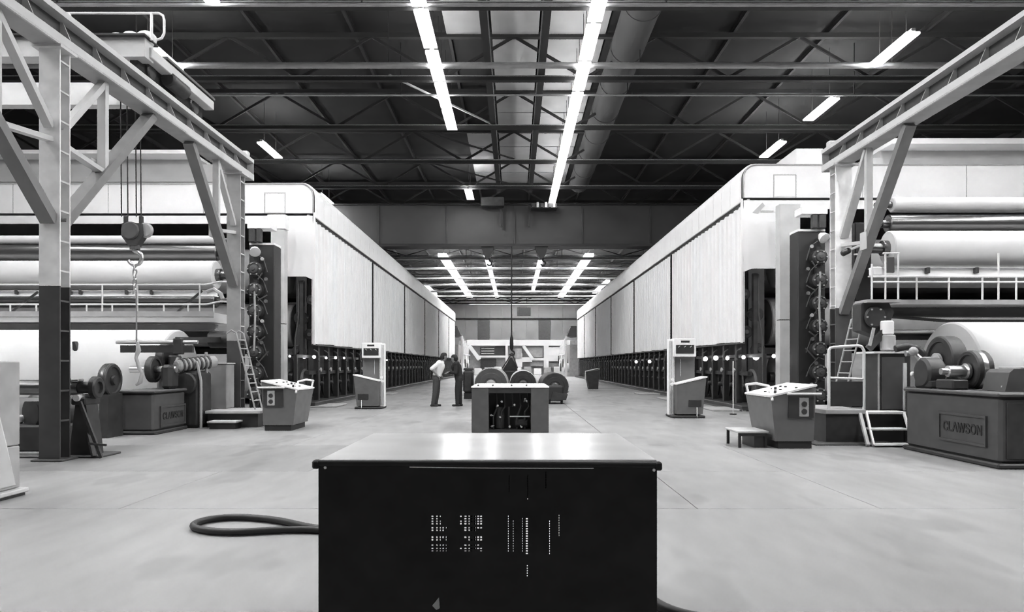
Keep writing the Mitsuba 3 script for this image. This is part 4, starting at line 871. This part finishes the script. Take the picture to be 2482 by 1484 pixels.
# ------------------------------------------------------------------ rolls and goods lying in the aisle behind it
def aisle_roll(x, y, r, L, ms, me, label, hub=.18):
    t = thing('spare_roll', label, 'roll')
    part(t, 'shell', B().cyl((x, y, r), (x, y + L, r), r, 48, .02), ms, smooth=30)
    ef = part(t, 'end_face', B().lathe((x, y, r), (0, -1, 0), [(-.02, r * .96), (.01, r * .95), (.01, r * .7), (.04, r * .66), (.04, r * .4), (.02, r * .36)], 40), me, smooth=30)
    part(ef, 'hub', B().lathe((x, y, r), (0, -1, 0), [(0, r * .3), (.08, r * .28), (.09, r * hub), (.2, r * hub)], 24), 'machine_light' if me != 'machine' else 'dark_metal', smooth=30)
    return t
aisle_roll(-0.84, 27.0, .62, 3.5, 'machine_light', 'machine_mid', 'grey flanged roll behind the floor box, left of the three')
aisle_roll(0.367, 30.0, .56, 4.0, 'paper', 'machine', 'white roll with a dark end behind the floor box, middle of the three')
t = aisle_roll(1.54, 28.0, .52, 3.5, 'machine_mid', 'machine', 'dark ended roll behind the right corner of the floor box')
t = thing('roll_cart', 'low black cart with a lever standing before the right spare roll', 'cart')
yk = 25.4
part(t, 'body', B().box(1.072, 1.693, yk, yk + 1.0, .10, .62, .05), 'steel_black')
part(t, 'nose', B().hull([(x, y, z) for y in (yk - .05, yk + .5) for x, z in ((1.256, .12), (1.778, .14), (1.834, .34), (1.326, .42))]), 'machine')
for x in (1.214, 1.637): part(t, 'wheel', B().cyl((x - .04, yk + .15, .09), (x + .04, yk + .15, .09), .09, 18, .015), 'rubber', smooth=30)
part(t, 'lever', B().bar((1.609, yk, .3), (1.863, yk, .42), .03, .03), 'machine')
t = thing('hanging_rope', 'single dark rope hanging from the far crane girder down the middle of the aisle', 'rope')
part(t, 'rope', B().cyl((-0.145, 43.7, 2.3), (-0.145, 43.7, 8.32), .035, 8), 'steel_black')
part(t, 'weight', B().lathe((-0.145, 43.7, 2.6), (0, 0, -1), [(-.5, .04), (-.3, .09), (0, .11), (.3, .10), (.4, .05)], 16), 'steel_black', smooth=30)
part(t, 'hook', B().tube([(-0.121, 43.7, 2.2)] + [(-0.121 + .14 * math.sin(a), 43.7, 2.02 + .14 * math.cos(a)) for a in np.linspace(0, 4.4, 12)], .045, 8), 'steel_black', smooth=40)
t = thing('rigging_frame', 'dark pyramid of rigging under the hanging hook, behind the spare rolls', 'rigging')
xr, yr = -0.233, 42.0
for dx, dy in ((-.42, -.3), (.42, -.3), (-.42, .3), (.42, .3)): part(t, 'sling', B().bar((xr + .12, yr, 2.0), (xr + dx, yr + dy, 1.15), .07, .07, (0, 1, 0)), 'steel_black')
part(t, 'plate', B().prism([(xr - .46, .95), (xr + .46, .95), (xr + .3, 1.4), (xr + .12, 1.75), (xr + .02, 1.75)], 'xz', yr - .12, yr + .12), 'machine')
part(t, 'load', B().box(xr - .35, xr + .5, yr - .4, yr + .4, 0, 1.0, .06), 'machine')
# floor machine beside the two men
t = thing('floor_machine', 'dark rounded machine on the floor behind the right-hand man', 'machine')
part(t, 'body', B().box(-1.998, -1.611, 29, 29.8, .25, 1.12, .08), 'machine')
part(t, 'foot', B().box(-1.966, -1.659, 29.1, 29.7, 0, .25, .02), 'steel_black')
part(t, 'cap', B().cyl((-1.804, 29.4, 1.12), (-1.804, 29.4, 1.22), .2, 18, .03), 'machine_mid', smooth=30)

# ------------------------------------------------------------------ the far crane girder and what hangs from it
t = thing('bridge_crane', 'wide grey crane girder spanning the whole hall in the distance', 'crane')
part(t, 'girder', B().box(-24.02, 24.02, 43.8, 44.6, 8.45, 10.74), 'girder')
part(t, 'bottom_flange', B().box(-22.5, 22.5, 43.6, 44.8, 8.30, 8.45), 'steel_black')
part(t, 'top_flange', B().box(-22.5, 22.5, 43.6, 44.8, 10.74, 10.80), 'steel_dark')
for k in range(11): part(t, 'stiffener', B().box(-20 + 4 * k, -19.95 + 4 * k, 43.72, 43.8, 8.45, 10.74), 'girder')
for px in (1215, 1282): part(t, 'hanger_bar', B().box((px - 1246) * .0242 - .06, (px - 1246) * .0242 + .06, 43.5, 43.6, 9.416, 10.7), 'steel_black')
part(t, 'trolley', B().box(1.003, 2.484, 42.8, 43.6, 10.38, 10.667, .02), 'machine')
for k in range(6): part(t, 'trolley_fitting', B().box(1.051 + .24 * k, 1.051 + .13 + .24 * k, 42.7, 42.8, 10.404, 10.643 + .06 * (k % 2), .01), 'rail_white' if k % 2 else 'machine')
part(t, 'trolley_box', B().box(-1.935, -0.573, 42.9, 43.6, 10.523, 11.049, .05), 'machine')
for k, px in enumerate((1182, 1312)):
    h = thing('chain_hoist', ['dark hoist hanging under the crane girder, left of the rope', 'dark hoist hanging under the crane girder, right of the rope'][k], 'hoist')
    x = (px - 1246) * .0244
    part(h, 'body', B().hull([(x + dx, y, z) for y in (43.7, 44.4) for dx, z in ((-.38, 8.31), (.38, 8.31), (-.28, 7.95), (.28, 7.95), (-.1, 7.6), (.1, 7.6))]), 'steel_black')
    part(h, 'hook', B().tube([(x + .1, 44, 7.65)] + [(x + .1 + .13 * math.sin(a), 44, 7.35 + .13 * math.cos(a)) for a in np.linspace(0, 4.4, 12)], .05, 8), 'steel_black', smooth=40)
# upper pipework under the roof beyond the crane
for k in range(6):
    y = 62 + 7 * k
    tt = thing('cross_pipe', f'pale pipe across under the roof beyond the far crane girder, {ORD[k]} in depth', 'pipe', 'cross pipes beyond the crane')
    part(tt, 'pipe', B().cyl((-15, y, 10.2 + .1 * (k % 2)), (15, y, 10.2 + .1 * (k % 2)), .12, 10), 'steel_light', smooth=30)
    for x in (-12, -4, 4, 12): part(tt, 'hanger', B().bar((x, y, 10.2), (x, y, 12.72), .05, .05, (0, 1, 0)), 'steel_dark')

# ------------------------------------------------------------------ the wet end at the far end of the aisle
t = thing('wet_end', 'white steel frame with dark bays closing the far end of the aisle', 'machine frame')
yw = 98.0; s = yw / 1800
def WX(px): return (px - 1246) * s
def WZ(py): return 1.35 + (884 - py) * s
part(t, 'head_beam', B().box(WX(1132), WX(1382), yw, yw + .8, WZ(838), WZ(824)), 'white_paint')
for a, c in ((1225, 1231), (1318, 1330)): part(t, 'post', B().box(WX(a), WX(c), yw, yw + .5, 0, WZ(838)), 'white_paint')
for a, c, p, q in ((1162, 1232, 867, 862), (1286, 1318, 874, 868), (1330, 1372, 876, 842), (1250, 1266, 890, 856), (1266, 1290, 878, 866)): part(t, 'panel', B().box(WX(a), WX(c), yw + .1, yw + .4, WZ(p), WZ(q)), 'white_paint')
part(t, 'brace', B().bar((WX(1137), yw + .2, WZ(838)), (WX(1162), yw + .2, WZ(872)), .5, .45, (0, 1, 0)), 'white_paint')
part(t, 'brace', B().bar((WX(1268), yw + .2, WZ(838)), (WX(1292), yw + .2, WZ(872)), .4, .45, (0, 1, 0)), 'white_paint')
for a, c, p, q in ((1163, 1200, 861, 842), (1200, 1227, 861, 839), (1164, 1202, 893, 870), (1275, 1316, 866, 842), (1285, 1318, 888, 877), (1331, 1370, 892, 879)): part(t, 'bay', B().box(WX(a), WX(c), yw + .6, yw + .9, WZ(p), WZ(q)), 'machine' if a < 1250 else 'machine_light')
for k in range(3): part(t, 'bay_rail', B().box(WX(1166), WX(1198), yw + .5, yw + .58, WZ(845 + 6 * k) - .05, WZ(845 + 6 * k) + .05), 'rail_white')
part(t, 'backing', B().box(WX(1110), WX(1395), yw + 1.2, yw + 1.4, 0, WZ(826)), 'machine_light')
part(t, 'tank', B().cyl((WX(1256), yw + .3, WZ(868)), (WX(1256), yw + .3, WZ(845)), .5, 20), 'machine_light', smooth=30)
for k in range(9):
    xq = 1150 + 24 * k
    part(t, 'plinth', B().box(WX(xq), WX(xq + 18), yw - .4, yw - .1, 0, WZ(893 - 2 * (k % 3)), .05), 'machine_light' if k % 2 else 'hood')
for sg, word in ((-1, 'left'), (1, 'right')):
    t = thing('wet_end_machine', f'pale jumble of machine frames and pipes past the far end of the {word} hood', 'machine')
    y0 = 84.0; xx = 6.3 * sg
    part(t, 'body', B().box(xx, xx + sg * 5, y0, 97, 0, 3.6), 'machine_light')
    for k in range(6):
        y = y0 + .4 + 2.1 * k
        part(t, 'upright', B().box(xx - sg * .5, xx - sg * .25, y, y + .3, 0, 4.6 - .2 * k), 'white_paint')
        part(t, 'roll', B().cyl((xx - sg * .6, y + 1, 1.0 + .5 * (k % 3)), (xx, y + 1, 1.0 + .5 * (k % 3)), .5, 20, .04), 'machine' if k % 2 else 'hood', smooth=30)
        part(t, 'strut', B().bar((xx - sg * .4, y, 3.6), (xx - sg * .4, y + 2, 1.2), .12, .14), 'white_paint')
    part(t, 'rail', B().box(xx - sg * .6, xx - sg * .5, y0, 97, 2.5, 2.62), 'rail_white')
    part(t, 'hood_end', B().hull([(xx + sg * a, y, z) for y in (y0 - 2, y0) for a, z in ((0, 5.6), (0, 4.4), (-.4, 4.6), (.6, 5.6), (.6, 4.4))]), 'steel_black')

# ------------------------------------------------------------------ the black cabinet in the foreground and its cable
t = thing('foreground_cabinet', 'large black cabinet with a grilled vent and slits, standing closest to the camera', 'cabinet')
x0, x1, yf, yk, zt = -.795, .583, 3.0, 4.165, .965
grille = []
rg = np.random.default_rng(21)
cols = [(1048, 3.2), (1059, 2.2), (1067, 1.6), (1074, 2.2), (1083, 3.4), (1097, 3), (1110, 2.4), (1117, 2.8), (1128, 3.6), (1137, 2.0), (1143, 2.6), (1151, 3.2), (1159, 3.0), (1166, 3.2)]
rows = [(1252, 2.4), (1258, 2.6), (1264, 2.4), (1270, 3), (1280, 2.6), (1286, 3), (1303, 3.4), (1309, 3.2), (1322, 2.4), (1330, 2.2), (1336, 1.6)]
holes = []
for px, w_ in cols:
    for py, h_ in rows:
        if 1074 <= px <= 1112 and py < 1274 and rg.random() < .85: continue
        if 1097 <= px <= 1120 and py > 1274 and rg.random() < .9: continue
        if rg.random() < .06: continue
        xx, zz = (px - 1246) / 600, 1.35 + (884 - py) / 600
        holes.append(sbox(xx - w_ / 850, zz - h_ / 850, xx + w_ / 850, zz + h_ / 850))
slits = []
for px, a, c, w_ in ((1232, 1250, 1338, 1.0), (1244, 1262, 1338, .8), (1266, 1256, 1340, 1.2), (1277, 1256, 1342, 3.0), (1332, 1262, 1345, 1.2), (1355, 1248, 1300, .9), (1234, 1153, 1190, 1.3), (1279, 1153, 1208, 1.3), (1323, 1144, 1184, 1.6), (1278, 1370, 1396, 1.5)):
    py = a
    while py < c:
        slits.append(sbox((px - 1246 - w_ * .8) / 600, 1.35 + (884 - py - 4) / 600, (px - 1246 + w_ * .8) / 600, 1.35 + (884 - py) / 600)); py += 6
from shapely import union_all
front = sbox(x0 + .005, .03, x1 - .012, zt - .02).difference(union_all(holes + slits))
part(t, 'front_panel', B().prism(front, 'xz', yf, yf + .003), 'cabinet_black')
back = sbox(x0 + .01, .03, x1 - .01, zt - .02).difference(union_all([sbox(-.62, .05, .42, .60)]))
part(t, 'back_panel', B().prism(back, 'xz', yk - .008, yk), 'cabinet_black')
for k in range(9): part(t, 'louvre_bar', B().bar((-.62 + .13 * k, yk - .03, .05), (-.62 + .13 * k, yk - .03, .60), .03, .03, (0, 1, 0)), 'cabinet_black')
for xx in (x0 + .005, x1 - .012): part(t, 'side_panel', B().box(xx, xx + .008, yf + .008, yk - .008, .03, zt - .02), 'cabinet_black')
part(t, 'bottom_plate', B().box(x0, x1, yf, yk, .02, .03), 'cabinet_black')
for xx in (x0 + .05, x1 - .13):
    for yy in (yf + .05, yk - .13): part(t, 'foot', B().box(xx, xx + .08, yy, yy + .08, 0, .02), 'rubber')
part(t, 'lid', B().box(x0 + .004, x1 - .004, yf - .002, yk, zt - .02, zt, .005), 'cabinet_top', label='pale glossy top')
part(t, 'lid_rim', B().tube([(x0, yf - .01, zt - .012), (x1 + .001, yf - .01, zt - .019)], .013, 12), 'cabinet_black', smooth=40)
for xx, zz in ((x0, zt - .014), (x1, zt - .021)): part(t, 'corner', B().box(xx - .016, xx + .012, yf - .024, yf + .02, zz - .02, zz + .014, .006), 'cabinet_black')
for xx, zz in ((x0 + .035, zt - .02), (x1 - .02, zt - .03)): part(t, 'screw', B().cyl((xx, yf - .012, zz - .01), (xx, yf + .01, zz - .01), .006, 10), 'bright_metal')
part(t, 'rim_bead', B().tube([(-.42, yf - .016, zt - .026), (-.1, yf - .016, zt - .030), (.32, yf - .016, zt - .031)], .0035, 8), 'bright_metal', smooth=40, label='bright bead under the rim')
part(t, 'vent_flap', B().prism([(-0.33, 0.377), (-0.303, 0.41), (-0.3, 0.367), (-0.313, 0.36)], 'xz', yf - .006, yf + .0), 'steel_light', label='small bright tag')
t = thing('power_cable', 'thick black cable lying in a long loop on the floor left of the black cabinet', 'cable')
def G(px, py, dz=.03):
    y = 1800 * (1.35 - dz) / (py - 884); return ((px - 1246) * y / 1800, y, dz)
from scipy.interpolate import CubicSpline
def spline(pts, n):
    p = np.array(pts); u = np.r_[0, np.cumsum(np.linalg.norm(np.diff(p, axis=0), axis=1))]
    return CubicSpline(u, p)(np.linspace(0, u[-1], n))
loop = [G(800, 1288), G(740, 1284), G(660, 1286), G(560, 1290), G(500, 1286), G(474, 1280), G(468, 1275), G(476, 1268), G(510, 1259), G(560, 1254.5), G(620, 1256), G(680, 1263), G(740, 1276), G(800, 1284)]
part(t, 'cable', B().tube(spline(loop, 120), .028, 10), 'rubber', smooth=True)
single('floor_cable', 'black cable end running out along the floor at the foot of the black cabinet', 'cable', B().tube(spline([G(1540, 1440), G(1590, 1462), G(1610, 1474), G(1640, 1486), G(1720, 1502)], 40), .03, 10), 'rubber', True)

# ------------------------------------------------------------------ two men talking in the aisle
def figure(label, x0, y0, face, J, clothes, hair_m):
    """J: joints in a local frame, +x the way the man faces, +y his left; every limb tapers between its joints"""
    t = thing('person', label, 'person', None)
    def W(p): return np.array([x0 + face * p[0], y0 + (1 if face > 0 else -1) * p[1], p[2]])
    def chain(items, edge, it):
        sph = lambda p, r: m3.Manifold.sphere(r, 20).translate(tuple(W(p)))
        ms = []
        for (a, ra, b, rb) in items: ms.append(m3.Manifold.batch_hull([sph(a, ra), sph(b, rb)]))
        m = m3.Manifold.batch_boolean(ms, m3.OpType.Add).refine_to_length(edge).to_mesh()
        tm = trimesh.Trimesh(m.vert_properties[:, :3], m.tri_verts, process=True)
        if it: trimesh.smoothing.filter_taubin(tm, iterations=it)
        return tm
    def L(side, n): return J[n + side]
    body, cloth = [], {'shirt': [], 'trousers': [], 'shoe': []}
    top = [(J['hips'], .135, J['waist'], .125), (J['waist'], .13, J['chest'], .155)]
    for s in 'lr':
        top += [(J['waist'], .11, L(s, 'sh_'), .075), (J['chest'], .12, L(s, 'sh_'), .08), (J['hips'], .12, L(s, 'hip_'), .095)]
    arms = []
    for s in 'lr':
        arms += [(L(s, 'sh_'), .062, L(s, 'el_'), .046), (L(s, 'el_'), .044, L(s, 'wr_'), .030)]
    legs = []
    for s in 'lr':
        legs += [(L(s, 'hip_'), .092, L(s, 'kn_'), .060), (L(s, 'kn_'), .058, L(s, 'an_'), .040)]
    neck = [(J['chest'], .07, J['neck'], .058), (J['neck'], .056, J['head0'], .058)]
    hd = np.array(J['head']); fw = np.array(J['look']) / np.linalg.norm(J['look'])
    up = np.array([0, 0, 1.0]); up = up - fw * (up @ fw); up /= np.linalg.norm(up); sd = np.cross(up, fw)
    def h(a, b, c): return tuple(hd + fw * a + sd * b + up * c)
    head = [(h(-.02, 0, .025), .085, h(.02, 0, .03), .082), (h(.02, 0, .0), .075, h(.045, 0, -.07), .048), (h(.045, 0, -.075), .04, h(.06, 0, -.09), .026),
            (h(.088, 0, .015), .012, h(.108, 0, -.02), .013), (h(.092, -.018, -.052), .008, h(.092, .018, -.052), .008), (h(.08, -.03, .022), .014, h(.08, .03, .022), .014)]
    for s in (-1, 1): head += [(h(-.005, s * .078, .02), .018, h(-.005, s * .078, -.025), .013)]
    hands = []
    for s in 'lr':
        w = np.array(L(s, 'wr_')); e = np.array(L(s, 'el_')); d = (w - e) / np.linalg.norm(w - e)
        sdv = np.cross(d, [0, 0, 1.0]); sdv /= np.linalg.norm(sdv) + 1e-9; nv = np.cross(sdv, d)
        pc = w + d * .05
        hands += [(tuple(w), .026, tuple(pc + sdv * .018), .020), (tuple(w), .026, tuple(pc - sdv * .018), .020), (tuple(pc - sdv * .02), .017, tuple(w + d * .085 + sdv * .022), .015), (tuple(pc + sdv * .02), .017, tuple(w + d * .085 - sdv * .022), .015)]
        for k, (o, ln) in enumerate(((-.030, .062), (-.010, .076), (.010, .082), (.030, .072))):
            b0 = w + d * .088 + sdv * o; b1 = b0 + d * ln * .5 - nv * .012; b2 = b1 + d * ln * .35 - nv * .03
            hands += [(tuple(b0), .0095, tuple(b1), .0085), (tuple(b1), .0085, tuple(b2), .0075)]
        q0 = w + d * .03 - sdv * .025; q1 = q0 + d * .035 - sdv * .028; q2 = q1 + d * .03 - nv * .01
        hands += [(tuple(q0), .013, tuple(q1), .010), (tuple(q1), .010, tuple(q2), .009)]
    feet = []
    for s in 'lr':
        a = np.array(L(s, 'an_')); feet += [(tuple(a), .038, tuple(a + [.02, 0, -.05]), .036), (tuple(a + [-.04, 0, -.055]), .03, tuple(a + [.13, 0, -.06]), .028)]
    part(t, 'body', chain([(a, r1 * .93, b, r2 * .93) for a, r1, b, r2 in top + arms + legs] + neck + head + hands + feet, .016, 6), 'skin', smooth=True)
    grow = lambda it, k, o: [(a, r1 * k + o, b, r2 * k + o) for a, r1, b, r2 in it]
    part(t, 'shirt', chain(grow(top, 1.0, .012) + grow(arms if clothes['sleeves'] == 'long' else [arms[0], arms[2]], 1.0, .012) + [(J['chest'], .085, tuple(np.array(J['neck']) - [0, 0, .02]), .066)], .025, 5), clothes['shirt'], smooth=True)
    part(t, 'trousers', chain(grow(legs, 1.06, .018) + [(J['hips'], .15, L('l', 'hip_'), .115), (J['hips'], .15, L('r', 'hip_'), .115), (J['hips'], .148, tuple(np.array(J['hips']) * .6 + np.array(J['waist']) * .4), .142)], .025, 5), clothes['trousers'], smooth=True)
    for s in 'lr':
        a = np.array(L(s, 'an_'))
        part(t, 'shoe', chain([(tuple(a + [-.05, 0, -.052]), .037, tuple(a + [.14, 0, -.058]), .032), (tuple(a + [-.01, 0, -.01]), .048, tuple(a + [.04, 0, -.05]), .040)], .02, 4), 'rubber', smooth=True)
    part(t, 'hair', chain([(h(-.03, 0, .04), .09, h(.012, 0, .055), .084), (h(-.045, 0, .0), .082, h(-.045, 0, -.05), .066)], .02, 4), hair_m, smooth=True)
    return t
J1 = dict(hips=(.02, 0, .93), waist=(.05, 0, 1.08), chest=(.12, 0, 1.30), neck=(.20, 0, 1.45), head0=(.235, 0, 1.52), head=(.255, 0, 1.60), look=(1, .55, -.2),
          sh_l=(.11, .17, 1.40), sh_r=(.11, -.17, 1.40), el_l=(-.04, .32, 1.20), el_r=(-.12, -.26, 1.22), wr_l=(.12, .20, 1.02), wr_r=(.06, -.18, 1.0),
          hip_l=(.02, .09, .88), hip_r=(.02, -.09, .88), kn_l=(.03, .12, .49), kn_r=(-.02, -.11, .49), an_l=(-.02, .13, .09), an_r=(-.09, -.11, .09))
figure('man in white shirt and dark trousers, hand on hip, leaning in to talk', -2.52, 24.0, 1, J1, {'shirt': 'cloth_white', 'sleeves': 'short', 'trousers': 'cloth_grey'}, 'hair')
J2 = dict(hips=(-.03, 0, .92), waist=(.0, 0, 1.06), chest=(.06, 0, 1.27), neck=(.10, 0, 1.41), head0=(.115, 0, 1.47), head=(.125, 0, 1.545), look=(1, -.5, -.3),
          sh_l=(.05, .18, 1.37), sh_r=(.05, -.18, 1.37), el_l=(.06, .25, 1.09), el_r=(-.06, -.27, 1.10), wr_l=(.27, .14, 1.10), wr_r=(-.03, -.22, .90),
          hip_l=(-.03, .09, .87), hip_r=(-.03, -.09, .87), kn_l=(.02, .10, .48), kn_r=(-.04, -.10, .48), an_l=(.02, .11, .09), an_r=(-.06, -.10, .09))
figure('man in dark work clothes facing the man in the white shirt, right of the two', -1.813, 24.1, -1, J2, {'shirt': 'cloth_dark', 'sleeves': 'long', 'trousers': 'cloth_dark'}, 'hair')
single('paper_sheet', 'small sheet of paper held between the two men', 'paper', B().bar((-2.058, 23.92, 1.13), (-2.218, 23.95, 1.05), .22, .006), 'print_grey')
